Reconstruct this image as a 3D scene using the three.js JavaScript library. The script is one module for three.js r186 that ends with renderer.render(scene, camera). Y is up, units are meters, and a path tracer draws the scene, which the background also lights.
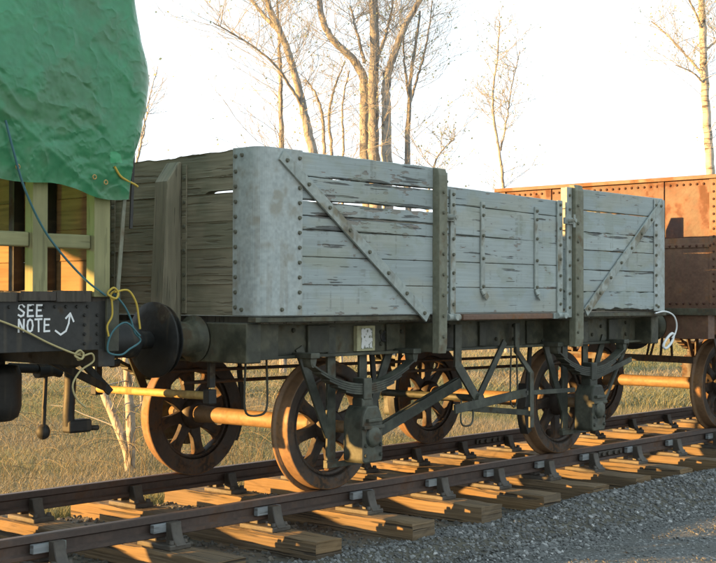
import * as THREE from 'three';
import { mergeGeometries, mergeVertices } from 'three/addons/utils/BufferGeometryUtils.js';
import { RoundedBoxGeometry } from 'three/addons/geometries/RoundedBoxGeometry.js';

// ---------------------------------------------------------------- camera, sky, sun, exposure
const scene = new THREE.Scene();
const camera = new THREE.PerspectiveCamera(24.51, 1024 / 805, 0.1, 2000);
const YAW = 0.83967, PITCH = 0.0129;
camera.position.set(-6.9643, 1.4061, 6.5707);
camera.lookAt(-6.9643 + Math.sin(YAW) * Math.cos(PITCH), 1.4061 + Math.sin(PITCH), 6.5707 - Math.cos(YAW) * Math.cos(PITCH));
camera.rotateZ(0.00174);
scene.add(camera);

const SUN_EL = THREE.MathUtils.degToRad(6.0), SUN_AZ = THREE.MathUtils.degToRad(30);  // low evening sun, from the left and from behind the train
const sunDir = new THREE.Vector3(-Math.cos(SUN_EL) * Math.cos(SUN_AZ), Math.sin(SUN_EL), -Math.cos(SUN_EL) * Math.sin(SUN_AZ));
{ // bright thin overcast: white near the horizon, pale blue overhead, warmer round the sun
  const W = 128, H = 64, d = new Float32Array(W * H * 4);
  for (let j = 0; j < H; j++) for (let i = 0; i < W; i++) {
    const el = ((j + 0.5) / H - 0.5) * Math.PI, az = ((i + 0.5) / W - 0.5) * 2 * Math.PI;
    const x = Math.cos(el) * Math.cos(az), y = Math.sin(el), z = Math.cos(el) * Math.sin(az);
    const t = Math.max(0, y), k = Math.pow(t, 0.55);
    const g = Math.pow(Math.max(0, x * sunDir.x + y * sunDir.y + z * sunDir.z), 6) * 0.5;
    const o = (j * W + i) * 4;
    d[o] = 0.44 * (1 - k) + 0.25 * k + g * 0.2; d[o + 1] = 0.46 * (1 - k) + 0.325 * k + g * 0.17; d[o + 2] = 0.47 * (1 - k) + 0.37 * k + g * 0.12; d[o + 3] = 1;
  }
  const t = new THREE.DataTexture(d, W, H, THREE.RGBAFormat, THREE.FloatType);
  t.mapping = THREE.EquirectangularReflectionMapping; t.magFilter = THREE.LinearFilter; t.minFilter = THREE.LinearFilter;
  t.wrapS = THREE.RepeatWrapping; t.needsUpdate = true;
  scene.background = t; scene.environment = t;
}
const sun = new THREE.DirectionalLight(new THREE.Color().setRGB(1, 0.56, 0.175), 5);
sun.position.copy(sunDir).multiplyScalar(60); sun.target.position.set(0, 0, 0);
sun.castShadow = true; sun.shadow.mapSize.set(4096, 4096); sun.shadow.radius = 1.2;
Object.assign(sun.shadow.camera, { left: -45, right: 45, top: 30, bottom: -30, near: 1, far: 160 });
scene.add(sun, sun.target);
const renderer = new THREE.WebGLRenderer({ antialias: true });
renderer.setSize(1024, 805);
renderer.toneMapping = THREE.LinearToneMapping;
renderer.toneMappingExposure = 3.4;
renderer.shadowMap.enabled = true;

// ---------------------------------------------------------------- helpers
function rng(seed) { let a = seed >>> 0; return () => { a = (a + 0x6D2B79F5) | 0; let t = Math.imul(a ^ (a >>> 15), 1 | a); t = (t + Math.imul(t ^ (t >>> 7), 61 | t)) ^ t; return ((t ^ (t >>> 14)) >>> 0) / 4294967296; }; }
const R = rng(71);
const rr = (a, b) => a + (b - a) * R();
const lerp = (a, b, t) => a + (b - a) * t, clamp = (x, a = 0, b = 1) => Math.min(b, Math.max(a, x));
const smooth = (a, b, x) => { const t = clamp((x - a) / (b - a)); return t * t * (3 - 2 * t); };
const V = (x, y, z) => new THREE.Vector3(x, y, z);
function hash(x, y, s) { let h = Math.imul(x, 374761393) + Math.imul(y, 668265263) + Math.imul(s, 974634777); h = Math.imul(h ^ (h >>> 13), 1274126177); return ((h ^ (h >>> 16)) >>> 0) / 4294967296; }
function vnoise(x, y, s = 0, px = 0, py = 0) {
  let xi = Math.floor(x), yi = Math.floor(y); const fx = x - xi, fy = y - yi;
  let x1 = xi + 1, y1 = yi + 1;
  if (px) { xi = ((xi % px) + px) % px; x1 = ((x1 % px) + px) % px; } if (py) { yi = ((yi % py) + py) % py; y1 = ((y1 % py) + py) % py; }
  const u = fx * fx * (3 - 2 * fx), v = fy * fy * (3 - 2 * fy);
  return lerp(lerp(hash(xi, yi, s), hash(x1, yi, s), u), lerp(hash(xi, y1, s), hash(x1, y1, s), u), v);
}
function fbm(x, y, s = 0, o = 4, px = 0, py = 0) { let a = 0, w = 0.5, n = 0; for (let i = 0; i < o; i++) { a += w * vnoise(x, y, s + i * 17, px, py); n += w; x *= 2; y *= 2; px *= 2; py *= 2; w *= 0.5; } return a / n; }
const mix3 = (a, b, t) => [lerp(a[0], b[0], t), lerp(a[1], b[1], t), lerp(a[2], b[2], t)];
const toS = (c) => { c = clamp(c); return 255 * (c <= 0.0031308 ? c * 12.92 : 1.055 * Math.pow(c, 1 / 2.4) - 0.055); };
// f(u,v) -> { c: linear rgb, h: 0..1 height, r: roughness }
function texSet(w, h, f, { bump = true, rough = false } = {}) {
  const c = new Uint8Array(w * h * 4), b = bump ? new Uint8Array(w * h * 4) : null, q = rough ? new Uint8Array(w * h * 4) : null;
  for (let j = 0; j < h; j++) for (let i = 0; i < w; i++) {
    const s = f((i + 0.5) / w, (j + 0.5) / h), o = (j * w + i) * 4;
    c[o] = toS(s.c[0]); c[o + 1] = toS(s.c[1]); c[o + 2] = toS(s.c[2]); c[o + 3] = 255;
    if (b) { b[o] = b[o + 1] = b[o + 2] = clamp(s.h) * 255; b[o + 3] = 255; }
    if (q) { q[o] = q[o + 1] = q[o + 2] = clamp(s.r) * 255; q[o + 3] = 255; }
  }
  const mk = (a, srgb) => { if (!a) return null; const t = new THREE.DataTexture(a, w, h, THREE.RGBAFormat); t.wrapS = t.wrapT = THREE.RepeatWrapping; t.magFilter = THREE.LinearFilter; t.minFilter = THREE.LinearMipmapLinearFilter; t.generateMipmaps = true; if (srgb) t.colorSpace = THREE.SRGBColorSpace; t.needsUpdate = true; return t; };
  return { map: mk(c, true), bumpMap: mk(b), roughnessMap: mk(q) };
}
function texMat(set, o = {}) { return new THREE.MeshStandardMaterial({ map: set.map, bumpMap: set.bumpMap, bumpScale: 0.004, roughnessMap: set.roughnessMap, roughness: set.roughnessMap ? 1 : 0.85, ...o }); }

// uv in metres by dominant normal (box mapping)
function boxUV(g, s = 1, swap = false, off = [0, 0]) {
  if (g.index) g = g.toNonIndexed();
  const p = g.attributes.position, n = g.attributes.normal, uv = new Float32Array(p.count * 2);
  for (let i = 0; i < p.count; i += 3) {
    let ax = 0, ay = 0, az = 0;
    for (let k = 0; k < 3; k++) { ax += Math.abs(n.getX(i + k)); ay += Math.abs(n.getY(i + k)); az += Math.abs(n.getZ(i + k)); }
    for (let k = 0; k < 3; k++) {
      const x = p.getX(i + k), y = p.getY(i + k), z = p.getZ(i + k); let a, b;
      if (az >= ax && az >= ay) { a = x; b = y; } else if (ax >= ay) { a = z; b = y; } else { a = x; b = z; }
      if (swap) [a, b] = [b, a];
      uv[(i + k) * 2] = a * s + off[0]; uv[(i + k) * 2 + 1] = b * s + off[1];
    }
  }
  g.setAttribute('uv', new THREE.BufferAttribute(uv, 2));
  return g;
}
const clean = (g) => { if (g.index) g = g.toNonIndexed(); for (const k of Object.keys(g.attributes)) if (!['position', 'normal', 'uv'].includes(k)) g.deleteAttribute(k); return g; };
const merge = (a) => a.length === 1 ? clean(a[0]) : mergeGeometries(a.map(clean));
// bevelled box from bounds
function bx(x0, x1, y0, y1, z0, z1, bev = 0.004, seg = 1) {
  const w = x1 - x0, h = y1 - y0, d = z1 - z0, b = Math.min(bev, w * 0.3, h * 0.3, d * 0.3);
  const g = b > 0 ? new RoundedBoxGeometry(w, h, d, seg, b) : new THREE.BoxGeometry(w, h, d);
  g.translate((x0 + x1) / 2, (y0 + y1) / 2, (z0 + z1) / 2); return g;
}
// rectangular bar between two points; w = width along "side", t = thickness
function bar(a, b, w, t, up = V(0, 0, 1), bev = 0.003) {
  const d = b.clone().sub(a), L = d.length(); d.normalize();
  const zt = up.clone().addScaledVector(d, -up.dot(d)).normalize(), s = new THREE.Vector3().crossVectors(zt, d);
  const g = new RoundedBoxGeometry(L, w, t, 1, Math.min(bev, w * 0.3, t * 0.3));
  g.applyMatrix4(new THREE.Matrix4().makeBasis(d, s, zt)); g.translate((a.x + b.x) / 2, (a.y + b.y) / 2, (a.z + b.z) / 2); return g;
}
function rod(a, b, r, r2 = r, seg = 10) {
  const d = b.clone().sub(a), L = d.length();
  const g = new THREE.CylinderGeometry(r2, r, L, seg); g.applyQuaternion(new THREE.Quaternion().setFromUnitVectors(V(0, 1, 0), d.normalize()));
  g.translate((a.x + b.x) / 2, (a.y + b.y) / 2, (a.z + b.z) / 2); return g;
}
function tube(pts, r, seg = 24, rad = 6, closed = false) { return new THREE.TubeGeometry(new THREE.CatmullRomCurve3(pts, closed, 'centripetal'), seg, r, rad, closed); }
function lathe(pts, seg, axis) { const g = new THREE.LatheGeometry(pts.map(([r, y]) => new THREE.Vector2(r, y)), seg); if (axis === 'z') g.rotateX(Math.PI / 2); if (axis === 'x') g.rotateZ(-Math.PI / 2); return g; }
const bolt = (p, n, r = 0.014, h = 0.012) => rod(p, p.clone().addScaledVector(n, h), r, r * 0.75, 7);
const NZ = V(0, 0, 1), NX = V(-1, 0, 0);

const taken = {};
function numbered(n) { if (!(n in taken)) { taken[n] = 0; return n; } taken[n]++; return n + '_' + String(taken[n]).padStart(3, '0'); }
function sh(m) { m.castShadow = true; m.receiveShadow = true; return m; }
function thing(name, label, category, base = [0, 0, 0], group) {
  const o = new THREE.Group(); o.name = numbered(name); o.position.set(...base); o.userData = { label, category }; if (group) o.userData.group = group; scene.add(o); return o;
}
function single(name, label, category, g, mat, base = [0, 0, 0], group) {   // one-mesh thing; geometry given in world coordinates
  g.translate(-base[0], -base[1], -base[2]);
  const m = sh(new THREE.Mesh(g, mat)); m.name = numbered(name); m.position.set(...base); m.userData = { label, category }; if (group) m.userData.group = group; scene.add(m); return m;
}
function structure(name, g, mat) { const m = sh(new THREE.Mesh(g, mat)); m.name = numbered(name); m.userData = { kind: 'structure' }; scene.add(m); return m; }
// part: geometry in world coordinates, hung under a top-level group
function part(t, name, gs, mat, stuff) { const g = Array.isArray(gs) ? merge(gs) : gs; const m = sh(new THREE.Mesh(g, mat)); m.name = name; m.position.copy(t.position).negate(); if (stuff) m.userData.kind = 'stuff'; t.add(m); return m; }
function sub(p, name, gs, mat, stuff) { const g = Array.isArray(gs) ? merge(gs) : gs; const m = sh(new THREE.Mesh(g, mat)); m.name = name; if (stuff) m.userData.kind = 'stuff'; p.add(m); return m; }
function partGroup(t, name) { const g = new THREE.Group(); g.name = name; g.position.copy(t.position).negate(); t.add(g); return g; }

// ---------------------------------------------------------------- procedural materials
const lin = (r, g, b) => new THREE.Color(r / 255, g / 255, b / 255).convertSRGBToLinear().toArray();
// plank joints of the three side sections, metres above the rail
const JL = [1.285, 1.496, 1.685, 1.868, 1.963, 2.065, 2.226, 2.392], JD = [1.292, 1.491, 1.685, 1.887, 2.114, 2.25], JR = [1.305, 1.467, 1.657, 1.83, 1.988, 2.179, 2.362];
const sideTex = texSet(2048, 512, (u, v) => {
  const x = u * 5.7 - 1.3, y = 1.2 + v * 1.3;
  const J = x < 0.72 ? JL : x < 2.46 ? JD : JR; let k = 0; while (k < J.length - 1 && y > J[k + 1]) k++;
  const dy = Math.min(...J.map((j) => Math.abs(j - y)));
  const sec = x < 0.72 ? 0 : x < 2.46 ? 1 : 2;
  const tone = hash(k, sec, 5);
  let c = mix3([0.32, 0.375, 0.378], [0.38, 0.43, 0.422], tone);
  const grain = fbm(x * 3, y * 110, 3, 4), broad = fbm(x * 1.7, y * 4, 9, 4), fine = fbm(x * 14, y * 60, 21, 3);
  c = c.map((q) => q * (0.74 + 0.36 * broad + 0.2 * (grain - 0.5)));
  const tan = smooth(0.52, 0.72, fbm(x * 2.2, y * 6, 44, 4)); c = mix3(c, [0.36, 0.36, 0.29], tan * 0.45);
  // vertical run-off streaks of grime, broken up by grain
  const streak = smooth(0.6, 0.8, fbm(x * 26, y * 1.6, 61, 3)) * smooth(0.4, 0.6, fine); c = mix3(c, [0.17, 0.18, 0.15], streak * 0.45);
  // worn zones: near the joints, and the badly split boards of the left section
  let wear = Math.exp(-dy / 0.007) * 0.12 - 0.092;
  if (sec === 0) wear += 0.24 * smooth(-0.85, -0.5, x) * (1 - smooth(0.35, 0.75, x)) * Math.exp(-Math.pow((y - 1.99) / 0.2, 2)) + 0.15 * Math.exp(-Math.pow((y - 2.28) / 0.06, 2)) * smooth(-0.4, -0.1, x);
  if (sec === 1) wear += 0.06 * Math.exp(-Math.pow((y - 1.86) / 0.12, 2));
  if (sec === 2) wear += 0.14 * Math.exp(-Math.pow((y - 1.97) / 0.07, 2)) * smooth(2.8, 3.1, x) + 0.0;
  const crack = fbm(x * 2.4, y * 46, 77, 4), chipN = fbm(x * 9, y * 30, 91, 5);
  const bare = smooth(0.675, 0.71, crack + wear), chip = smooth(0.715, 0.735, chipN + wear * 0.8);
  const wood = mix3([0.135, 0.115, 0.1], [0.25, 0.21, 0.17], grain), pink = mix3(wood, [0.3, 0.2, 0.15], smooth(0.5, 0.7, broad) * 0.7);
  c = mix3(c, pink, chip * 0.75); c = mix3(c, [0.05, 0.048, 0.045], bare * 0.8);
  const halo = smooth(0.6, 0.66, chipN + wear * 0.9) * (1 - chip); c = mix3(c, [0.27, 0.3, 0.3], halo * 0.3);
  const green = smooth(0.56, 0.7, fbm(x * 5, y * 9, 131, 4)) * 0.4; c = mix3(c, [0.26, 0.29, 0.23], green);
  return { c, h: 0.7 + 0.25 * (grain - 0.5) - 0.4 * chip - 0.6 * bare };
});
const matSide = texMat(sideTex, { bumpScale: 0.006, roughness: 0.8 });
function sideUV(g) { g = boxUV(g); const p = g.attributes.position, uv = g.attributes.uv; for (let i = 0; i < p.count; i++) uv.setXY(i, (p.getX(i) + 1.3) / 5.7, (p.getY(i) + (p.getZ(i) - 0.49) * 0.3 - 1.2) / 1.3); return g; }

function woodTex(a, b, dark, seed, opts = {}) {
  const { stain = [0.12, 0.13, 0.08], stainA = 0.5, crackA = 0.7 } = opts;
  return texSet(512, 512, (u, v) => {      // 2 m x 2 m, grain along u
    const g = fbm(u * 8, v * 128, seed, 4, 8, 128), m = fbm(u * 5, v * 12, seed + 3, 4, 5, 12), s = fbm(u * 6, v * 6, seed + 7, 5, 6, 6);
    let c = mix3(a, b, clamp(0.5 + (g - 0.5) * 1.3 + (m - 0.5) * 1.2)); c = mix3(c, stain, smooth(0.48, 0.7, s) * stainA);
    const cr = smooth(0.66, 0.72, fbm(u * 6, v * 96, seed + 11, 4, 6, 96)); c = mix3(c, dark, cr * crackA);
    return { c, h: 0.6 + (g - 0.5) * 0.6 - cr * 0.5 };
  });
}
const matEnd = texMat(woodTex([0.2, 0.18, 0.125], [0.31, 0.275, 0.19], [0.05, 0.045, 0.035], 210, { stain: [0.15, 0.155, 0.1], stainA: 0.55, crackA: 0.3 }), { bumpScale: 0.008 });
const matInner = texMat(woodTex([0.1, 0.09, 0.075], [0.19, 0.17, 0.14], [0.03, 0.028, 0.025], 230), { bumpScale: 0.008 });
const matSleeper = texMat(woodTex([0.115, 0.085, 0.053], [0.225, 0.155, 0.085], [0.04, 0.034, 0.028], 250, { stain: [0.2, 0.125, 0.055], stainA: 0.6, crackA: 0.75 }), { bumpScale: 0.018, roughness: 0.95 });
const matRot = texMat(woodTex([0.05, 0.042, 0.034], [0.1, 0.084, 0.066], [0.02, 0.017, 0.014], 280, { stain: [0.06, 0.06, 0.035] }), { bumpScale: 0.01 });
const matPostWood = texMat(woodTex([0.22, 0.215, 0.105], [0.3, 0.29, 0.145], [0.08, 0.08, 0.04], 270, { stain: [0.15, 0.15, 0.075], stainA: 0.5, crackA: 0.35 }), { bumpScale: 0.003 });
const matPly = texMat(woodTex([0.17, 0.1, 0.045], [0.26, 0.16, 0.075], [0.07, 0.045, 0.025], 290, { stain: [0.22, 0.16, 0.09], stainA: 0.4, crackA: 0.3 }), { bumpScale: 0.002 });

function metalTex(base, alt, rust, seed, opts = {}) {
  const { rustLo = 0.55, rustHi = 0.7, rustA = 0.8, size = 512, sp = [0.1, 0.08, 0.05] } = opts;
  return texSet(size, size, (u, v) => {    // 2 m tile
    const n = fbm(u * 6, v * 6, seed, 5, 6, 6), m = fbm(u * 24, v * 24, seed + 5, 4, 24, 24), s = fbm(u * 90, v * 90, seed + 9, 2, 90, 90);
    let c = mix3(base, alt, smooth(0.35, 0.65, n * 0.6 + m * 0.4)); c = c.map((q) => q * (0.8 + 0.4 * s));
    const r = smooth(rustLo, rustHi, n * 0.55 + m * 0.45); c = mix3(c, mix3(rust, sp, smooth(0.45, 0.75, s)), r * rustA);
    const strk = smooth(0.6, 0.75, fbm(u * 40, v * 5, seed + 21, 3, 40, 5)); c = mix3(c, sp, strk * 0.3);
    return { c, h: 0.5 + (m - 0.5) * 0.4 + (s - 0.5) * 0.5 + r * 0.2, r: 0.6 + 0.35 * r + 0.15 * (m - 0.5) };
  }, { rough: true });
}
const matPlate = texMat(metalTex([0.33, 0.375, 0.37], [0.365, 0.405, 0.395], [0.27, 0.25, 0.19], 310, { rustLo: 0.56, rustHi: 0.72, rustA: 0.6, sp: [0.22, 0.2, 0.15] }), { bumpScale: 0.002 });
const matStrap = texMat(metalTex([0.29, 0.33, 0.31], [0.36, 0.39, 0.36], [0.19, 0.16, 0.1], 320, { rustLo: 0.5, rustHi: 0.68 }), { bumpScale: 0.002 });
const matStanchion = texMat(metalTex([0.135, 0.14, 0.1], [0.195, 0.2, 0.145], [0.125, 0.085, 0.05], 330, { rustLo: 0.5, rustHi: 0.7, sp: [0.12, 0.12, 0.075] }), { bumpScale: 0.003 });
const matChassis = texMat(metalTex([0.035, 0.038, 0.025], [0.105, 0.105, 0.068], [0.08, 0.05, 0.027], 340, { rustLo: 0.53, rustHi: 0.72, rustA: 0.7, sp: [0.045, 0.042, 0.032] }), { bumpScale: 0.003 });
const matGear = texMat(metalTex([0.03, 0.034, 0.025], [0.088, 0.094, 0.07], [0.075, 0.045, 0.024], 350, { rustLo: 0.56, rustHi: 0.72, sp: [0.05, 0.045, 0.035] }), { bumpScale: 0.003 });
const matBlack = texMat(metalTex([0.014, 0.015, 0.014], [0.028, 0.028, 0.025], [0.06, 0.04, 0.025], 360, { rustLo: 0.6, rustHi: 0.75 }), { bumpScale: 0.002 });
const matWheel = texMat(metalTex([0.055, 0.04, 0.03], [0.09, 0.062, 0.042], [0.13, 0.07, 0.035], 370, { rustLo: 0.45, rustHi: 0.62, sp: [0.035, 0.028, 0.022] }), { bumpScale: 0.003 });
const matTread = texMat(metalTex([0.22, 0.135, 0.075], [0.28, 0.17, 0.09], [0.26, 0.145, 0.065], 372, { rustLo: 0.45, rustHi: 0.62, sp: [0.15, 0.09, 0.05] }), { bumpScale: 0.002 });
const matAxle = texMat(metalTex([0.22, 0.14, 0.07], [0.28, 0.18, 0.09], [0.2, 0.11, 0.05], 375, { rustLo: 0.5, rustHi: 0.7, sp: [0.2, 0.12, 0.05] }), { bumpScale: 0.001 });
const matRail = texMat(metalTex([0.06, 0.042, 0.034], [0.095, 0.062, 0.047], [0.11, 0.062, 0.038], 380, { rustLo: 0.5, rustHi: 0.68, sp: [0.07, 0.048, 0.036] }), { bumpScale: 0.002 });
const matRailHead = new THREE.MeshStandardMaterial({ color: new THREE.Color().setRGB(0.13, 0.09, 0.07), roughness: 0.55, metalness: 0.3 });
const matChair = texMat(metalTex([0.06, 0.052, 0.042], [0.095, 0.082, 0.064], [0.1, 0.065, 0.04], 385), { bumpScale: 0.003 });
const matKey = texMat(woodTex([0.17, 0.185, 0.19], [0.27, 0.285, 0.29], [0.08, 0.075, 0.07], 390), { bumpScale: 0.003 });
const matRustUp = texMat(metalTex([0.065, 0.028, 0.02], [0.135, 0.046, 0.022], [0.115, 0.06, 0.036], 400, { rustLo: 0.52, rustHi: 0.66, rustA: 0.8, sp: [0.12, 0.066, 0.04] }), { bumpScale: 0.003 });
const matRustLow = texMat(metalTex([0.13, 0.07, 0.045], [0.18, 0.1, 0.06], [0.22, 0.1, 0.045], 405, { rustLo: 0.5, rustHi: 0.68, sp: [0.12, 0.085, 0.05] }), { bumpScale: 0.003 });
const matYellow = texMat(metalTex([0.4, 0.28, 0.09], [0.5, 0.35, 0.12], [0.27, 0.16, 0.06], 410, { rustLo: 0.52, rustHi: 0.66, sp: [0.3, 0.2, 0.08] }), { bumpScale: 0.001 });
const matWhite = new THREE.MeshStandardMaterial({ color: new THREE.Color().setRGB(0.74, 0.76, 0.76), roughness: 0.6 });
const matCream = texMat(metalTex([0.36, 0.35, 0.2], [0.45, 0.44, 0.27], [0.2, 0.17, 0.09], 415), { bumpScale: 0.001 });
const matPaper = texMat(texSet(128, 128, (u, v) => { const n = fbm(u * 7, v * 7, 8, 4); const t = smooth(0.5, 0.62, n + 0.25 * Math.exp(-Math.min(u, 1 - u, v, 1 - v) / 0.08) - 0.1); return { c: mix3([0.75, 0.77, 0.76], [0.2, 0.22, 0.16], t), h: 0.5 }; }, { bump: false }));

// ---------------------------------------------------------------- ground
const SLEEPERS = []; { const near = [-2.415, -1.522, -0.612, 0.378, 1.278, 2.055, 2.821, 3.567, 4.369, 5.179, 6.069]; for (let x = -2.415 - 0.9 * 6; x < -2.5; x += 0.9) SLEEPERS.push(x); SLEEPERS.push(...near); for (let x = 6.95; x < 24; x += 0.86) SLEEPERS.push(x); }
const fieldY = (x, z) => {
  let y = -0.5 + 0.16 * (fbm(x * 0.22 + 30, z * 0.22 + 50, 500, 3) - 0.5);
  if (z < -2.4) y -= 0.12 * smooth(-2.4, -4, z) * (1 - smooth(-7, -12, z));
  return y;
};
const pathY = (x, z) => -0.375 + 0.035 * (fbm(x * 0.8, z * 2.2, 510, 4) - 0.5) + 0.02 * (fbm(x * 5, z * 5, 512, 3) - 0.5) - 0.03 * Math.exp(-Math.pow((z - 2.35 - 0.1 * Math.sin(x)) / 0.16, 2)) - 0.025 * Math.exp(-Math.pow((z - 4.1) / 0.2, 2));
const bedY = (x, z) => {
  let y = -0.35 + 0.03 * (fbm(x * 2.6, z * 2.6, 520, 4) - 0.5);
  y += 0.06 * smooth(1.2, 2.6, x) * smooth(0.35, 0.7, z) + 0.03 * smooth(0.5, 0.75, z);
  y -= 0.12 * smooth(0.8, 1.5, z);
  y -= 0.3 * smooth(-2.0, -2.75, z);
  return y;
};
function sheet(x0, x1, nx, z0, z1, nz, f, uvs) {
  const g = new THREE.PlaneGeometry(1, 1, nx, nz), p = g.attributes.position, uv = g.attributes.uv;
  for (let i = 0; i < p.count; i++) { const a = p.getX(i) + 0.5, b = 0.5 - p.getY(i); const x = x0 + (x1 - x0) * (Array.isArray(x0) ? 0 : a), z = z0 + (z1 - z0) * b; p.setXYZ(i, x, f(x, z), z); uv.setXY(i, x * uvs, z * uvs); }
  g.computeVertexNormals(); return g;
}
const gravelTex = texSet(1024, 1024, (u, v) => {   // 2.5 m tile of crushed grey stone and fines
  let best = 9, id = 0; const N = 110, X = u * N, Y = v * N, xi = Math.floor(X), yi = Math.floor(Y);
  for (let a = -1; a <= 1; a++) for (let b = -1; b <= 1; b++) { const cx = ((xi + a) % N + N) % N, cy = ((yi + b) % N + N) % N; const dx = xi + a + hash(cx, cy, 1) - X, dy = yi + b + hash(cx, cy, 2) - Y, d = dx * dx + dy * dy; if (d < best) { best = d; id = hash(cx, cy, 3); } }
  const n = fbm(u * 9, v * 9, 531, 4, 9, 9); const k = 0.65 + 0.8 * id * id;
  let c = [0.13 * k, 0.133 * k, 0.128 * k]; c = mix3(c, [0.1, 0.1, 0.09], smooth(0.4, 0.65, n) * 0.75); if (id > 0.965) c = [0.36, 0.36, 0.35];
  return { c, h: clamp(0.9 - best * 1.1) * (0.5 + 0.5 * id) };
});
const matPath = texMat(gravelTex, { bumpScale: 0.009, roughness: 0.95 });
const bedTex = texSet(512, 512, (u, v) => { const n = fbm(u * 40, v * 40, 541, 4, 40, 40), m = fbm(u * 6, v * 6, 545, 4, 6, 6); return { c: mix3([0.07, 0.062, 0.05], mix3([0.16, 0.14, 0.105], [0.1, 0.1, 0.07], m), n), h: n }; });
const matBed = texMat(bedTex, { bumpScale: 0.02, roughness: 1 });
const fieldTex = texSet(512, 512, (u, v) => { const n = fbm(u * 30, v * 30, 551, 5, 30, 30), m = fbm(u * 5, v * 5, 555, 4, 5, 5); return { c: mix3([0.17, 0.14, 0.075], mix3([0.34, 0.28, 0.16], [0.23, 0.22, 0.09], smooth(0.4, 0.62, m)), n), h: n }; });
const matField = texMat(fieldTex, { bumpScale: 0.05, roughness: 1 });
{
  const g = new THREE.PlaneGeometry(2, 2, 200, 200), p = g.attributes.position, uv = g.attributes.uv;
  for (let i = 0; i < p.count; i++) { const a = p.getX(i), b = p.getY(i); const x = 8 + Math.sign(a) * (30 * Math.abs(a) + 600 * Math.pow(Math.abs(a), 4)), z = -6 - Math.sign(b) * (30 * Math.abs(b) + 600 * Math.pow(Math.abs(b), 4)); p.setXYZ(i, x, fieldY(x, z), z); uv.setXY(i, x * 0.35, z * 0.35); }
  g.computeVertexNormals(); structure('ground', g, matField);
  structure('track_bed', sheet(-12, 26, 420, -2.8, 1.55, 60, bedY, 0.5), matBed);
  structure('gravel_path', sheet(-14, 40, 300, 1.0, 9.5, 70, (x, z) => pathY(x, z) - 0.25 * smooth(8.5, 9.5, z) - 0.12 * (1 - smooth(1.0, 1.3, z)), 0.55), matPath);
}
// loose stones
function stoneGeo(seed) { const q = rng(seed); let g = new THREE.IcosahedronGeometry(1, 0); const p = g.attributes.position, m = new Map(); for (let i = 0; i < p.count; i++) { const k = [p.getX(i), p.getY(i), p.getZ(i)].map((v) => v.toFixed(3)).join(); if (!m.has(k)) m.set(k, 0.65 + 0.55 * q()); const s = m.get(k); p.setXYZ(i, p.getX(i) * s, p.getY(i) * s * 0.68, p.getZ(i) * s); } g.computeVertexNormals(); return g; }
const matStone = new THREE.MeshStandardMaterial({ color: 0xffffff, roughness: 0.92 });
function scatterStones(name, n, seed, pick) {
  const q = rng(seed), O = new THREE.Object3D(), col = new THREE.Color();
  const root = new THREE.InstancedMesh(stoneGeo(seed), matStone, n); root.name = name; root.userData = { kind: 'stuff', label: pick.label, category: 'gravel' }; sh(root);
  for (let i = 0; i < n; i++) {
    const s = pick(q); O.position.set(s.x, s.y, s.z); O.scale.set(s.r * (0.75 + 0.5 * q()), s.r * (0.75 + 0.5 * q()), s.r * (0.75 + 0.5 * q())); O.rotation.set(q() * 0.8, q() * 6.28, q() * 0.8); O.updateMatrix(); root.setMatrixAt(i, O.matrix);
    const k = 0.55 + 0.9 * q() * q(); const t = s.c || [0.17, 0.172, 0.165]; col.setRGB(t[0] * k, t[1] * k, t[2] * k); root.setColorAt(i, col);
  }
  scene.add(root);
}
const pickShoulder = (q) => { const x = -3.5 + 16 * q(), t = q(); const z = 0.42 + 1.15 * t; const y = Math.max(bedY(x, z), z > 1.05 ? pathY(x, z) - 0.12 * (1 - smooth(1.0, 1.3, z)) : -9) + 0.003; return { x, z, y, r: (0.008 + 0.024 * q() * q()) * (x < 0.5 ? 0.75 : 1), c: q() < 0.12 ? [0.36, 0.36, 0.35] : undefined }; };
pickShoulder.label = 'loose grey ballast stones heaped along the sleeper ends';
const pickPath = (q) => { const x = -3 + 16 * q(), z = 1.1 + 3.6 * q() * q(); return { x, z, y: pathY(x, z) + 0.002, r: 0.004 + 0.013 * Math.pow(q(), 4) }; };
pickPath.label = 'small loose chippings strewn over the grey gravel path';
const pickBed = (q) => { const x = -5 + 17 * q(), z = -2.6 + 3.1 * q(); return { x, z, y: bedY(x, z) + 0.002, r: 0.012 + 0.02 * q() * q(), c: q() < 0.4 ? [0.15, 0.13, 0.1] : [0.13, 0.125, 0.11] }; };
pickBed.label = 'dirty brown ballast stones between the sleepers';
scatterStones('shoulder_ballast', 24000, 601, pickShoulder);
scatterStones('path_chippings', 26000, 602, pickPath);
scatterStones('track_ballast', 16000, 603, pickBed);

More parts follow.
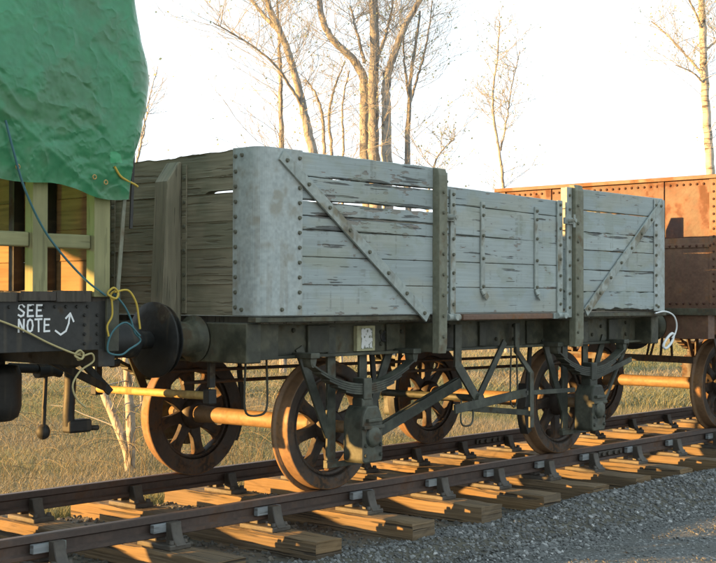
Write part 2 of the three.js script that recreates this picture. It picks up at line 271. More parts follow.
// ---------------------------------------------------------------- railway track
const GZ = [0, -1.5];
{
  const t = thing('railway_track', 'railway track of brown bullhead rails in chairs on weathered timber sleepers', 'railway track', [1.5, -0.3, -0.75]);
  for (const z of GZ) {
    const s = new THREE.Shape(); const P = [[-0.033, -0.004], [-0.029, 0], [0.029, 0], [0.033, -0.004], [0.033, -0.04], [0.012, -0.052], [0.0095, -0.1], [0.03, -0.112], [0.03, -0.135], [0.024, -0.14], [-0.024, -0.14], [-0.03, -0.135], [-0.03, -0.112], [-0.0095, -0.1], [-0.012, -0.052], [-0.033, -0.04]];
    P.forEach(([a, b], i) => i ? s.lineTo(a, b) : s.moveTo(a, b));
    let g = new THREE.ExtrudeGeometry(s, { depth: 38, bevelEnabled: false, steps: 1 }); g.rotateY(Math.PI / 2); g.translate(-12, 0, z);
    const rail = part(t, 'rail', boxUV(g, 0.5), matRail);
    sub(rail, 'rail_crown', bx(-12, 26, 0.0, 0.0022, z - 0.024, z + 0.024, 0), matRailHead);
    const fz = z === 0 ? 3.97 : 4.05, f = [];
    for (const q of [-1, 1]) { f.push(bx(fz - 0.21, fz + 0.21, -0.1, -0.052, z + q * 0.024 - 0.012, z + q * 0.024 + 0.012)); for (const dx of [-0.16, -0.06, 0.06, 0.16]) f.push(rod(V(fz + dx, -0.076, z + q * 0.03), V(fz + dx, -0.076, z + q * 0.058), 0.019, 0.019, 6)); }
    sub(rail, 'fishplate', merge(f.map((k) => boxUV(k, 0.5))), matChair);
  }
  const q = rng(33);
  for (const cx of SLEEPERS) {
    const L = 1.36 + 0.05 * (q() - 0.5), w = 0.128 + 0.012 * (q() - 0.5), top = -0.21 + 0.008 * (q() - 0.5);
    // sawn timber, edges nibbled by age
    const g0 = new THREE.BoxGeometry(w * 2, 0.14, L * 2, 5, 3, 36), p = g0.attributes.position, sd = Math.floor(q() * 1000);
    for (let i = 0; i < p.count; i++) {
      let x = p.getX(i), y = p.getY(i), z = p.getZ(i); const e = Math.abs(Math.abs(x) - w) < 1e-4 && y > 0.069;
      const n = fbm(z * 7 + sd, y * 14 + Math.sign(x) * 3, sd, 3) - 0.5; x += Math.sign(x) * n * 0.014 * (Math.abs(x) > w * 0.9 ? 1 : 0.2); y += (fbm(z * 5 + sd, x * 14, sd + 4, 3) - 0.5) * 0.012;
      if (e) { y -= 0.01 * Math.max(0, fbm(z * 9, sd, sd + 9, 2) * 2 - 0.7); x *= 0.985; } if (Math.abs(z) > L * 0.999) { z += (fbm(x * 20, y * 20, sd + 2, 2) - 0.5) * 0.03; }
      p.setXYZ(i, x, y, z);
    }
    let g = g0.toNonIndexed(); g.computeVertexNormals(); g.rotateY((q() - 0.5) * 0.02); g.translate(cx, top - 0.07, -0.75);
    g = boxUV(g, 0.5, true, [q(), q()]); { // grain along z on every face
      const P = g.attributes.position, N = g.attributes.normal, uv = g.attributes.uv, o1 = q(), o2 = q(); for (let i = 0; i < P.count; i++) { const n = Math.abs(N.getZ(i)); if (n > 0.7) uv.setXY(i, P.getX(i) * 0.2 + o1, P.getY(i) * 0.5 + o2); else uv.setXY(i, P.getZ(i) * 0.2 + o1, (P.getX(i) + P.getY(i)) * 0.6 + o2); }
    }
    const sl = part(t, 'sleeper', g, matSleeper);
    for (const z of GZ) {
      const out = z === 0 ? 1 : -1, c = [];       // cast chair: base, jaws either side of the rail
      c.push(bx(cx - 0.09, cx + 0.09, top - 0.004, top + 0.035, z - 0.17, z + 0.17, 0.012, 2));
      const jaw = (s, h, r) => { const sp = new THREE.Shape(); sp.moveTo(0, 0); sp.lineTo(0.1, 0); sp.quadraticCurveTo(0.06, 0.03, 0.045, h); sp.lineTo(0, h); sp.closePath(); const k = new THREE.ExtrudeGeometry(sp, { depth: 0.075, bevelEnabled: true, bevelSize: 0.005, bevelThickness: 0.005, bevelSegments: 1 }); k.rotateY(-Math.PI / 2); if (s < 0) k.rotateY(Math.PI); k.translate(cx + s * 0.0375, top + 0.03, z + s * r); return k; };
      c.push(jaw(out, 0.135, 0.072), jaw(-out, 0.125, 0.036));
      for (const sx of [-1, 1]) c.push(bolt(V(cx + sx * 0.055, top + 0.038, z + out * 0.14), V(0, 1, 0), 0.022, 0.022), bolt(V(cx + sx * 0.055, top + 0.038, z - out * 0.14), V(0, 1, 0), 0.022, 0.022));
      sub(sl, 'chair', merge(c.map((k) => boxUV(k, 0.5))), matChair);
      const kz = z + out * 0.052; sub(sl, 'key', boxUV(bx(cx - 0.135 - 0.02 * q(), cx + 0.085, -0.102, -0.046, kz - 0.02, kz + 0.02, 0.006), 0.5), matKey);
    }
  }
}

// ---------------------------------------------------------------- running gear shared by the wagons
const WR = 0.47;
const wheelGeo = (() => {
  const out = {};
  // tyre profile across the width (axis along z, +z outside); flange inside (-z)
  out.tyre = mergeGeometries([lathe([[0.372, -0.06], [0.372, -0.066], [0.44, -0.066], [WR + 0.022, -0.065]], 64, 'z'), lathe([[WR - 0.012, 0.068], [0.4, 0.068], [0.392, 0.062], [0.372, 0.06], [0.372, -0.06]], 64, 'z')]);
  out.tread = lathe([[WR + 0.022, -0.065], [WR + 0.028, -0.06], [WR + 0.029, -0.05], [WR + 0.024, -0.04], [WR + 0.006, -0.034], [WR + 0.002, -0.02], [WR - 0.003, 0.062], [WR - 0.012, 0.068]], 64, 'z');
  out.rim = lathe([[0.345, -0.045], [0.3735, -0.05], [0.3735, 0.05], [0.345, 0.045], [0.335, 0.03], [0.335, -0.03], [0.345, -0.045]], 56, 'z');
  out.hub = lathe([[0.0, -0.1], [0.085, -0.1], [0.115, -0.08], [0.125, -0.04], [0.125, 0.04], [0.11, 0.085], [0.085, 0.1], [0.06, 0.1], [0.06, 0.11], [0, 0.11]], 28, 'z');
  const s = new THREE.Shape(); s.moveTo(-0.05, 0.1); s.lineTo(0.05, 0.1); s.bezierCurveTo(0.036, 0.16, 0.032, 0.24, 0.04, 0.3); s.quadraticCurveTo(0.05, 0.335, 0.085, 0.35); s.lineTo(-0.085, 0.35); s.quadraticCurveTo(-0.05, 0.335, -0.04, 0.3); s.bezierCurveTo(-0.032, 0.24, -0.036, 0.16, -0.05, 0.1);
  out.spoke = new THREE.ExtrudeGeometry(s, { depth: 0.026, bevelEnabled: true, bevelSize: 0.008, bevelThickness: 0.012, bevelSegments: 2, curveSegments: 5 }); out.spoke.translate(0, 0, -0.013);
  for (const k of Object.keys(out)) out[k] = boxUV(out[k], 0.5);
  return out;
})();
function wheel(t, x, z, flip, rot = 0.2) {
  const w = new THREE.Group(); w.name = 'wheel'; w.position.set(x, WR, z).sub(t.position); if (flip) w.rotation.y = Math.PI; t.add(w);
  const put = (n, g, m) => { const k = sh(new THREE.Mesh(g, m)); k.name = n; w.add(k); return k; };
  put('tyre', wheelGeo.tyre, matWheel); put('tread', wheelGeo.tread, matTread); put('rim', wheelGeo.rim, matWheel); put('hub', wheelGeo.hub, matWheel);
  for (let i = 0; i < 8; i++) put('spoke', wheelGeo.spoke, matWheel).rotation.z = rot + i * Math.PI / 4;
}
const AX = lathe([[0, -0.98], [0.045, -0.98], [0.045, -0.85], [0.075, -0.84], [0.075, -0.66], [0.066, -0.55], [0.062, 0], [0.066, 0.55], [0.075, 0.66], [0.075, 0.84], [0.045, 0.85], [0.045, 0.98], [0, 0.98]], 24, 'z');
function wheelset(t, x, rot = 0.2) {
  wheel(t, x, 0, false, rot); wheel(t, x, -1.5, true, -rot);
  const a = sh(new THREE.Mesh(boxUV(AX.clone(), 0.5), matAxle)); a.name = 'axle'; a.position.set(x, WR, -0.75).sub(t.position); t.add(a);
}
// axlebox, spring, W-iron and its brackets for the journal at x; s = +1 near side, -1 far side
function suspension(t, x, s, sole = 1.0, mat = matGear) {
  const Z = (d) => -0.75 + s * d, box = (x0, x1, y0, y1, d0, d1, b = 0.01, sg = 2) => bx(x + x0, x + x1, y0, y1, Math.min(Z(d0), Z(d1)), Math.max(Z(d0), Z(d1)), b, sg);
  // W-iron: a pair of horn legs with splayed wings
  const g = [];
  for (const q of [-1, 1]) {
    const d = Z(0.965);
    g.push(bar(V(x + q * 0.17, sole + 0.2, d), V(x + q * 0.17, 0.2, d), 0.085, 0.022), bar(V(x + q * 0.5, sole + 0.06, d), V(x + q * 0.19, 0.42, d), 0.075, 0.02));
    g.push(box(q * 0.17 - 0.06, q * 0.17 + 0.06, 0.19, 0.25, 0.948, 0.985, 0.006));
  }
  g.push(bar(V(x - 0.24, 0.215, Z(0.99)), V(x + 0.24, 0.215, Z(0.99)), 0.04, 0.02));
  part(t, 'axle_guard', g.map((k) => boxUV(k, 0.5)), mat);
  // axlebox: body, domed top, grease lid, front cover
  const sp = new THREE.Shape(); sp.moveTo(-0.125, 0.27); sp.quadraticCurveTo(-0.125, 0.245, -0.09, 0.245); sp.lineTo(0.09, 0.245); sp.quadraticCurveTo(0.125, 0.245, 0.125, 0.27); sp.lineTo(0.125, 0.5); sp.quadraticCurveTo(0.12, 0.585, 0.06, 0.625); sp.lineTo(-0.06, 0.625); sp.quadraticCurveTo(-0.12, 0.585, -0.125, 0.5); sp.closePath();
  const ab = new THREE.ExtrudeGeometry(sp, { depth: 0.15, bevelEnabled: true, bevelSize: 0.014, bevelThickness: 0.02, bevelSegments: 2 }); if (s < 0) ab.rotateY(Math.PI); ab.scale(0.8, 1, 1); ab.translate(x, 0, Z(1.05));
  const front = lathe([[0, 0.035], [0.045, 0.033], [0.07, 0.02], [0.078, 0]], 18, 'z'); if (s < 0) front.rotateY(Math.PI); front.translate(x, 0.42, Z(1.22));
  const a = part(t, 'axlebox', [boxUV(ab, 0.5), boxUV(front, 0.5)], mat);
  sub(a, 'grease_lid', merge([boxUV(box(-0.075, 0.075, 0.525, 0.55, 1.06, 1.25, 0.006), 0.5), boxUV(box(-0.11, 0.11, 0.475, 0.5, 1.045, 1.24, 0.005), 0.5)]), mat);
  const bl = []; for (const q of [-1, 1]) for (const y of [0.29, 0.36]) bl.push(bolt(V(x + q * 0.08, y, Z(1.219)), V(0, 0, s), 0.016, 0.014)); sub(a, 'bolt_heads', merge(bl), mat, true);
  // leaf spring
  const lv = [], n = 5;
  for (let k = 0; k < n; k++) {
    const h = 0.56 - k * 0.085, pts = []; for (let i = 0; i <= 14; i++) { const u = -h + 2 * h * i / 14; pts.push([u, 0.795 + 0.52 * u * u - k * 0.016]); }
    const sh2 = new THREE.Shape(); pts.forEach(([a1, b1], i) => i ? sh2.lineTo(a1, b1) : sh2.moveTo(a1, b1)); for (let i = 14; i >= 0; i--) sh2.lineTo(pts[i][0], pts[i][1] - 0.0135); sh2.closePath();
    const e = new THREE.ExtrudeGeometry(sh2, { depth: 0.085, bevelEnabled: false }); e.translate(x, 0, Z(1.12) - 0.0425); lv.push(boxUV(e, 0.5));
  }
  const spg = part(t, 'leaf_spring', lv, mat);
  sub(spg, 'buckle', merge([boxUV(box(-0.045, 0.045, 0.68, 0.835, 1.065, 1.175, 0.008), 0.5), boxUV(box(-0.06, 0.06, 0.62, 0.69, 1.07, 1.17, 0.01), 0.5)]), mat);
  for (const q of [-1, 1]) { // scroll irons on the solebar
    const b = new THREE.Shape(); b.moveTo(-0.03, 1.0); b.lineTo(0.03, 1.0); b.quadraticCurveTo(0.03, 0.955, 0.012, 0.93); b.lineTo(-0.012, 0.93); b.quadraticCurveTo(-0.03, 0.955, -0.03, 1.0);
    const e = new THREE.ExtrudeGeometry(b, { depth: 0.08, bevelEnabled: false }); e.translate(x + q * 0.55, 0, Z(1.12) - 0.04);
    part(t, 'spring_shoe', [boxUV(e, 0.5), boxUV(box(q * 0.55 - 0.045, q * 0.55 + 0.045, 0.992, 1.03, 0.99, 1.18, 0.006), 0.5)], mat);
  }
}
function buffer(t, x, dir, z, y, mat, matHead, headR = 0.235, len = 0.47) { // x = face of the headstock, dir = which way it points
  const g = partGroup(t, 'buffer');
  const pl = lathe([[0, 0], [0.16, 0], [0.16, 0.03], [0.13, 0.04], [0.118, 0.1], [0.108, 0.3], [0.115, 0.31], [0.115, 0.33], [0.06, 0.335], [0.055, 0.43], [0, 0.43]], 28), hd = lathe([[0.055, 0.425], [headR * 0.72, 0.432], [headR, 0.442], [headR, 0.456], [headR * 0.6, 0.466], [0, 0.47]], 40);
  for (const [n, k, m] of [['shank', pl, mat], ['buffer_head', hd, matHead]]) { k.scale(1, len / 0.47, 1); k.rotateZ(-dir * Math.PI / 2); k.translate(x, y, z); sub(g, n, boxUV(k, 0.5), m); }
}

// ragged plank: edges given by functions, extruded along z (or along x when end = true)
function plank(a0, a1, yb, yt, c0, c1, opt = {}) {
  const n = opt.n || 26, rag = opt.rag ?? 0.004, sd = opt.seed ?? Math.floor(R() * 1e5), P = [], I = [];
  for (let i = 0; i <= n; i++) {
    const a = lerp(a0, a1, i / n), lo = (typeof yb === 'function' ? yb(a) : yb) + rag * (fbm(a * 14, 1, sd, 3) - 0.5) * 2, hi = (typeof yt === 'function' ? yt(a) : yt) + rag * (fbm(a * 14, 7, sd + 1, 3) - 0.5) * 2;
    const bow = 0.006 * (fbm(a * 2, 3, sd + 2, 2) - 0.5) * 2 * (opt.bow ?? 1);
    for (const [y, c] of [[lo + 0.004, c1 + bow], [lo, c1 + bow - 0.005], [lo, c0 + bow], [hi, c0 + bow], [hi, c1 + bow - 0.005], [hi - 0.004, c1 + bow]]) P.push(opt.end ? [c, y, a] : [a, y, c]);
  }
  const q = 6; for (let i = 0; i < n; i++) for (let k = 0; k < q; k++) { const A = i * q + k, B = i * q + (k + 1) % q, C = A + q, D = B + q; I.push(A, B, C, B, D, C); }
  for (const i of [0, n]) { const o = i * q; for (let k = 1; k < q - 1; k++) i ? I.push(o, o + k, o + k + 1) : I.push(o, o + k + 1, o + k); }
  const pos = []; for (const i of I) pos.push(...P[i]);
  const g = new THREE.BufferGeometry(); g.setAttribute('position', new THREE.Float32BufferAttribute(pos, 3)); g.computeVertexNormals(); g.setAttribute('uv', new THREE.BufferAttribute(new Float32Array(pos.length / 3 * 2), 2)); return g;
}

// ---------------------------------------------------------------- the plank wagon
const SZ = 0.49, XE = -1.14, XR = 4.245, ZF = -1.99;
{
  const t = thing('plank_wagon', 'weathered pale blue grey timber open wagon with iron corner plates and lowered side door', 'goods wagon', [1.53, 0, -0.75]);
  const gapTop = (x) => 2.226 + 0.013 * smooth(-0.1, 0.4, x), gap3 = (x) => 2.063 + 0.004;
  // near side, left of the door: seven boards, two of them one split plank
  const zi = SZ - 0.065;
  for (let k = 0; k < JL.length - 1; k++) {
    let lo = JL[k] + 0.0022, hi = JL[k + 1] - 0.0022, rag = 0.0016;
    if (k === 6) { lo = (x) => 2.231 + 0.003 * smooth(-0.1, 0.5, x); rag = 0.006; }
    if (k === 5) { lo = (x) => 2.07 + 0.008 * smooth(-0.55, 0.0, x); hi = (x) => 2.223 - 0.004 * smooth(-0.2, 0.4, x); rag = 0.005; }
    if (k === 4) { hi = (x) => 2.06 - 0.007 * smooth(-0.45, 0.1, x); rag = 0.005; lo = (x) => 1.966 + 0.006 * smooth(-0.5, 0, x); }
    if (k === 3) { hi = (x) => 1.961 - 0.003 * smooth(-0.6, 0, x); rag = 0.004; }
    part(t, 'plank', sideUV(plank(XE + 0.075, 0.74, lo, hi, zi, SZ, { rag, n: 44 })), matSide);
  }
  // right of the door
  for (let k = 0; k < JR.length - 1; k++) {
    let lo = JR[k] + 0.0022, hi = JR[k + 1] - 0.0022, rag = 0.0016;
    if (k === 0) { lo = (x) => 1.312 + 0.03 * Math.max(0, fbm(x * 6, 3, 9, 3) - 0.4); rag = 0.014; }
    if (k === 4) { rag = 0.008; hi = (x) => 2.172; }
    part(t, 'plank', sideUV(plank(2.5, XR - 0.075, lo, hi, zi, SZ, { rag, n: 40 })), matSide);
  }
  // door
  const door = partGroup(t, 'side_door');
  for (let k = 0; k < JD.length - 1; k++) { const tilt = (y) => (x) => y - 0.016 * (x - 1.6) * (k > 2 ? 1 : 0); sub(door, 'plank', sideUV(plank(0.8, 2.42, tilt(JD[k] + 0.0022), tilt(JD[k + 1] - 0.0022), zi + 0.006, SZ + 0.006, { rag: 0.0016, n: 34 })), matSide); }
  const strapB = (pts) => merge(pts.map(([x, y, z]) => bolt(V(x, y, z), NZ, 0.015, 0.014)));
  for (const [x, w] of [[0.875, 0.065], [2.355, 0.075]]) {
    const s = sub(door, 'edge_strap', boxUV(bx(x - w / 2, x + w / 2, 1.285, 2.238, SZ + 0.009, SZ + 0.026), 0.5), matStrap);
    sub(s, 'bolt_heads', strapB([1.36, 1.48, 1.6, 1.74, 1.86, 2.0, 2.12, 2.2].map((y) => [x, y, SZ + 0.025])), matStanchion, true);
  }
  for (const x of [1.263, 2.01]) {
    const pts = [V(x, 2.165, SZ + 0.014), V(x, 1.48, SZ + 0.014), V(x + 0.012, 1.44, SZ + 0.03), V(x + 0.045, 1.405, SZ + 0.03)], gs = [];
    for (let i = 0; i < 3; i++) gs.push(boxUV(bar(pts[i], pts[i + 1], 0.048, 0.016), 0.5));
    const s = sub(door, 'door_strap', merge(gs), matStrap); sub(s, 'bolt_heads', strapB([1.5, 1.72, 1.9, 2.06, 2.13].map((y) => [x, y, SZ + 0.021])), matStanchion, true);
  }
  for (const x of [0.87, 2.37]) sub(door, 'hinge', merge([boxUV(rod(V(x - 0.07, 1.262, SZ + 0.03), V(x + 0.07, 1.262, SZ + 0.03), 0.026, 0.026, 12), 0.5), boxUV(rod(V(x, 1.262, SZ + 0.01), V(x, 1.262, SZ + 0.075), 0.03, 0.024, 12), 0.5), boxUV(bx(x - 0.1, x + 0.1, 1.235, 1.285, SZ - 0.02, SZ + 0.018), 0.5)]), matStrap);
  part(t, 'door_bottom_rail', boxUV(bx(1.0, 2.24, 1.237, 1.283, SZ - 0.06, SZ + 0.03, 0.008), 0.5), matRustLow);
  for (const x of [0.82, 2.475]) { // door latches
    const y = x < 1 ? 2.02 : 2.07;
    part(t, 'latch', [boxUV(bx(x - 0.07, x + 0.075, y - 0.028, y + 0.028, SZ + 0.02, SZ + 0.045), 0.5), boxUV(rod(V(x - 0.02, y, SZ + 0.04), V(x - 0.02, y, SZ + 0.12), 0.02, 0.016, 10), 0.5), boxUV(bar(V(x - 0.02, y + 0.05, SZ + 0.1), V(x - 0.02, y - 0.06, SZ + 0.1), 0.025, 0.014), 0.5)], matStrap);
  }
  // side stanchions running down in front of the solebar, with side strips
  for (const [x0, x1, xs0, xs1] of [[0.66, 0.745, 0.765, 0.8], [2.54, 2.655, 2.452, 2.53]]) {
    const sp = new THREE.Shape(); sp.moveTo(SZ + 0.002, 1.0); sp.lineTo(SZ + 0.05, 1.0); sp.lineTo(SZ + 0.06, 1.06); sp.lineTo(SZ + 0.06, 2.33); sp.lineTo(SZ + 0.045, 2.375); sp.lineTo(SZ + 0.002, 2.385); sp.closePath();
    const e = new THREE.ExtrudeGeometry(sp, { depth: x1 - x0, bevelEnabled: true, bevelSize: 0.006, bevelThickness: 0.006, bevelSegments: 2 }); e.rotateY(-Math.PI / 2); e.translate(x1, 0, 0);
    // geometry is built in the (z, y) plane: turn it so that shape x becomes world z
    const p = e.attributes.position; void p;
    const st = part(t, 'side_stanchion', boxUV(e, 0.5), matStanchion); const b = []; for (let y = 1.12; y < 2.3; y += 0.155) b.push(bolt(V((x0 + x1) / 2 + (x0 > 2 ? -0.03 : 0), y, SZ + 0.065), NZ, 0.015, 0.014)); sub(st, 'bolt_heads', merge(b), matStanchion, true);
    const s2 = part(t, 'stanchion_strip', boxUV(bx(xs0, xs1, 1.245, 2.36, SZ + 0.009, SZ + 0.03), 0.5), matStrap); const b2 = []; for (let y = 1.33; y < 2.34; y += 0.12) b2.push(bolt(V((xs0 + xs1) / 2, y, SZ + 0.029), NZ, 0.014, 0.014)); sub(s2, 'bolt_heads', merge(b2), matStanchion, true);
    part(t, 'side_knee', [boxUV(bx(x0 + 0.01, x1 - 0.01, 1.0, 1.22, 0.2, SZ + 0.01), 0.5)], matChassis);
  }
  // diagonal straps
  for (const [a, b] of [[V(-0.965, 2.348, SZ + 0.02), V(0.57, 1.262, SZ + 0.02)], [V(4.12, 2.315, SZ + 0.02), V(2.76, 1.285, SZ + 0.02)]]) {
    const s = part(t, 'diagonal_strap', boxUV(bar(a, b, 0.078, 0.018), 0.5), matStrap); const bl = []; for (let i = 0; i < 8; i++) bl.push(bolt(a.clone().lerp(b, 0.03 + i * 0.134).add(V(0, 0, 0.008)), NZ, 0.016, 0.014)); sub(s, 'bolt_heads', merge(bl), matStanchion, true);
  }
  // curved iron corner plates
  const corner = (x, dirX, sideLen, endLen, z, dirZ, yt) => { // L-shaped plate round a corner; plan polyline with radius
    const r = 0.09, pl = [], th = 0.009; pl.push([x + dirX * sideLen, z]); pl.push([x + dirX * (r + 0.02), z]);
    for (let i = 0; i <= 10; i++) { const a = (i / 10) * Math.PI / 2; pl.push([x + dirX * (r - r * Math.sin(a)), z - dirZ * (r - r * Math.cos(a))]); }
    pl.push([x, z - dirZ * (r + 0.02)]); pl.push([x, z - dirZ * endLen]);
    const c = [x + dirX * 0.4, z - dirZ * 0.4]; const build = (part0, part1) => { const P = [], N = part1 - part0; const rows = 8; const pos = [], nor = [];
      const off = (i) => { const p0 = pl[Math.max(0, i - 1)], p1 = pl[Math.min(pl.length - 1, i + 1)]; let nx = p1[1] - p0[1], nz = -(p1[0] - p0[0]); const l = Math.hypot(nx, nz); nx /= l; nz /= l; if (nx * (pl[i][0] - c[0]) + nz * (pl[i][1] - c[1]) < 0) { nx = -nx; nz = -nz; } return [nx, nz]; };
      const quad = (a, b, c2, d) => { pos.push(...a, ...b, ...c2, ...b, ...d, ...c2); };
      const yb = 1.292; for (let i = part0; i < part1; i++) { const n0 = off(i), n1 = off(i + 1); for (let j = 0; j < rows; j++) { const y0 = lerp(yb, yt, j / rows), y1 = lerp(yb, yt, (j + 1) / rows); quad([pl[i][0] + n0[0] * th, y0, pl[i][1] + n0[1] * th], [pl[i + 1][0] + n1[0] * th, y0, pl[i + 1][1] + n1[1] * th], [pl[i][0] + n0[0] * th, y1, pl[i][1] + n0[1] * th], [pl[i + 1][0] + n1[0] * th, y1, pl[i + 1][1] + n1[1] * th]); }
        for (const y of [yb, yt]) quad([pl[i][0], y, pl[i][1]], [pl[i + 1][0], y, pl[i + 1][1]], [pl[i][0] + n0[0] * th, y, pl[i][1] + n0[1] * th], [pl[i + 1][0] + n1[0] * th, y, pl[i + 1][1] + n1[1] * th]); }
      for (const i of [part0, part1]) if (i === 0 || i === pl.length - 1) { const n = off(i); quad([pl[i][0], yb, pl[i][1]], [pl[i][0] + n[0] * th, yb, pl[i][1] + n[1] * th], [pl[i][0], yt, pl[i][1]], [pl[i][0] + n[0] * th, yt, pl[i][1] + n[1] * th]); }
      let g = new THREE.BufferGeometry(); g.setAttribute('position', new THREE.Float32BufferAttribute(pos, 3)); g.computeVertexNormals(); g = mergeVertices(g, 1e-4); g.computeVertexNormals(); g.setAttribute('uv', new THREE.BufferAttribute(new Float32Array(g.attributes.position.count * 2), 2)); return boxUV(g, 0.5); };
    const m = 8; const plate = part(t, 'corner_plate', build(0, m), matPlate); sub(plate, 'end_leaf', build(m, pl.length - 1), matPlate);
    const bl = []; for (let i = 0; i < 11; i++) { const y = 1.345 + (yt - 1.4) * i / 10; bl.push(bolt(V(x + dirX * (sideLen - 0.03), y, z + dirZ * th), V(0, 0, dirZ), 0.015, 0.014), bolt(V(x - dirX * th, y, z - dirZ * (endLen - 0.03)), V(-dirX, 0, 0), 0.015, 0.014)); }
    for (const y of [1.33, yt - 0.05]) bl.push(bolt(V(x + dirX * 0.19, y, z + dirZ * th), V(0, 0, dirZ), 0.015, 0.014), bolt(V(x - dirX * th, y, z - dirZ * 0.16), V(-dirX, 0, 0), 0.015, 0.014));
    sub(plate, 'bolt_heads', merge(bl), matStanchion, true);
  };
  corner(XE, 1, 0.385, 0.25, SZ + 0.002, 1, 2.395); corner(XR, -1, 0.26, 0.26, SZ + 0.002, 1, 2.345); corner(XE, 1, 0.3, 0.25, ZF, -1, 2.2); corner(XR, -1, 0.26, 0.25, ZF, -1, 2.2);
  // left end boards
  const JE = [1.29, 1.5, 1.56, 1.74, 1.92, 2.105, 2.22, 2.385];
  for (let k = 0; k < JE.length - 1; k++) {
    let lo = JE[k] - 0.0005, hi = JE[k + 1] + 0.0015, rag = 0.0012;
    if (k === 5) lo = (z) => 2.109 + 0.017 * smooth(-0.03, 0.0, z) * (1 - smooth(0.23, 0.26, z));
    if (k === 6) { hi = (z) => 2.382 + 0.008 * Math.sin(z * 3); rag = 0.009; }
    
    const g = plank(ZF + 0.06, SZ - 0.085, lo, hi, XE + 0.066, XE, { end: true, rag, n: 90 }); part(t, 'end_plank', boxUV(g, 0.5, false, [R(), R()]), matEnd);
  }
  for (const k of [0, 1, 2, 3, 4]) { part(t, 'end_plank', boxUV(plank(ZF + 0.06, SZ - 0.07, 1.294 + k * 0.172, 1.458 + k * 0.172, XR - 0.066, XR - 0.004, { end: true }), 0.5, false, [R(), R()]), matInner); part(t, 'plank', boxUV(plank(XE + 0.06, XR - 0.06, 1.294 + k * 0.182, 1.468 + k * 0.182, ZF + 0.06, ZF + 0.004, { n: 30 }), 0.5, false, [R(), R()]), matInner); }
  for (const z of [-0.355, -1.145]) { // tapered end stanchions
    const sp = new THREE.Shape(); sp.moveTo(0.004, 0.99); sp.lineTo(0.16, 0.99); sp.lineTo(0.16, 1.3); sp.lineTo(0.12, 2.2); sp.lineTo(0.02, 2.335); sp.lineTo(0.004, 2.335); sp.closePath();
    for (const d of [-1, 1]) { const e = new THREE.ExtrudeGeometry(sp, { depth: 0.125, bevelEnabled: true, bevelSize: 0.006, bevelThickness: 0.006, bevelSegments: 1 }); if (d > 0) e.rotateY(0); else e.rotateY(Math.PI); e.translate(d < 0 ? XE : XR, 0, d < 0 ? z + 0.0625 : z - 0.0625); const s = part(t, 'end_stanchion', boxUV(e, 0.5, true), matEnd);
      if (d < 0) { const rod1 = []; for (let y = 1.4; y < 2.3; y += 0.165) rod1.push(bolt(V(XE - 0.006, y, z + 0.11), NX, 0.015, 0.014)); sub(s, 'bolt_heads', merge(rod1), matStanchion, true); sub(s, 'end_strip', boxUV(bx(XE - 0.012, XE + 0.0, 1.3, 2.32, z + 0.085, z + 0.13), 0.5), matEnd); } }
  }
  // floor
  for (let i = 0; i < 22; i++) { const x0 = XE + 0.08 + i * 0.2385; part(t, 'floor_board', boxUV(bx(x0, x0 + 0.232, 1.235, 1.285, ZF + 0.07, SZ - 0.07), 0.5, true, [R(), R()]), matInner); }
  // underframe
  for (const z of [SZ - 0.09, ZF + 0.01]) for (const [a, b] of z > 0 ? [[XE - 0.02, 0.65], [0.78, 0.98], [2.26, 2.54], [2.71, XR + 0.02]] : [[XE, XR]]) part(t, 'curb_rail', boxUV(bx(a, b, 1.245, 1.28, z, z + 0.075, 0.006), 0.5), matChassis);
  for (const s of [1, -1]) { // rolled channel solebars, flanges outward
    const z = -0.75 + s * 0.93, f = (d0, d1) => [Math.min(z + s * d0, z + s * d1), Math.max(z + s * d0, z + s * d1)];
    const sb = part(t, 'solebar', [boxUV(bx(XE + 0.1, XR - 0.1, 0.99, 1.238, ...f(0, 0.03)), 0.5), boxUV(bx(XE + 0.1, XR - 0.1, 0.99, 1.012, ...f(0.028, 0.1)), 0.5), boxUV(bx(XE + 0.1, XR - 0.1, 1.22, 1.2425, ...f(0.028, 0.1)), 0.5)], matChassis);
    const bl = []; for (const x of [-0.85, -0.55, -0.35, -0.3, 0.38, 0.5, 0.62, 0.95, 1.2, 1.65, 1.85, 2.1, 2.35, 2.8, 2.95, 3.35, 3.5, 3.7, 3.95]) for (const y of [1.06, 1.17]) if (R() < 0.75) bl.push(bolt(V(x, y + rr(-0.02, 0.02), z + s * 0.03), V(0, 0, s), 0.018, 0.016)); sub(sb, 'bolt_heads', merge(bl), matChassis, true);
    for (const [x0, x1] of [[-0.42, -0.2], [0.43, 0.58], [1.6, 1.68], [2.28, 2.44], [3.62, 3.78]]) sub(sb, 'cover_plate', boxUV(bx(x0, x1, 1.018, 1.215, ...f(0.031, 0.052)), 0.5), matChassis);
    sub(sb, 'bore', boxUV(lathe([[0.0, 0], [0.022, 0], [0.03, 0.008], [0.04, 0.01], [0.045, 0]], 16, 'z').translate(0.42, 1.12, z + s * 0.032), 0.5), matBlack);
  }
  for (const [x0, x1] of [[XE - 0.02, XE + 0.115], [XR - 0.115, XR + 0.02]]) part(t, 'headstock', boxUV(bx(x0, x1, 0.975, 1.242, -1.89, 0.39, 0.012, 2), 0.5, false), matChassis);
  part(t, 'headstock_plate', boxUV(bx(XE + 0.125, XE + 0.35, 0.99, 1.236, 0.285, 0.31), 0.5), matChassis);
  const longi = [[-0.42], [-1.08]]; for (const [z] of longi) part(t, 'longitudinal', boxUV(bx(XE + 0.12, XR - 0.12, 1.02, 1.23, z - 0.05, z + 0.05), 0.5), matBlack);
  for (const x of [-0.6, 0.7, 2.35, 3.65]) part(t, 'cross_bearer', boxUV(bx(x - 0.05, x + 0.05, 1.0, 1.2, -1.66, 0.15), 0.5), matBlack);
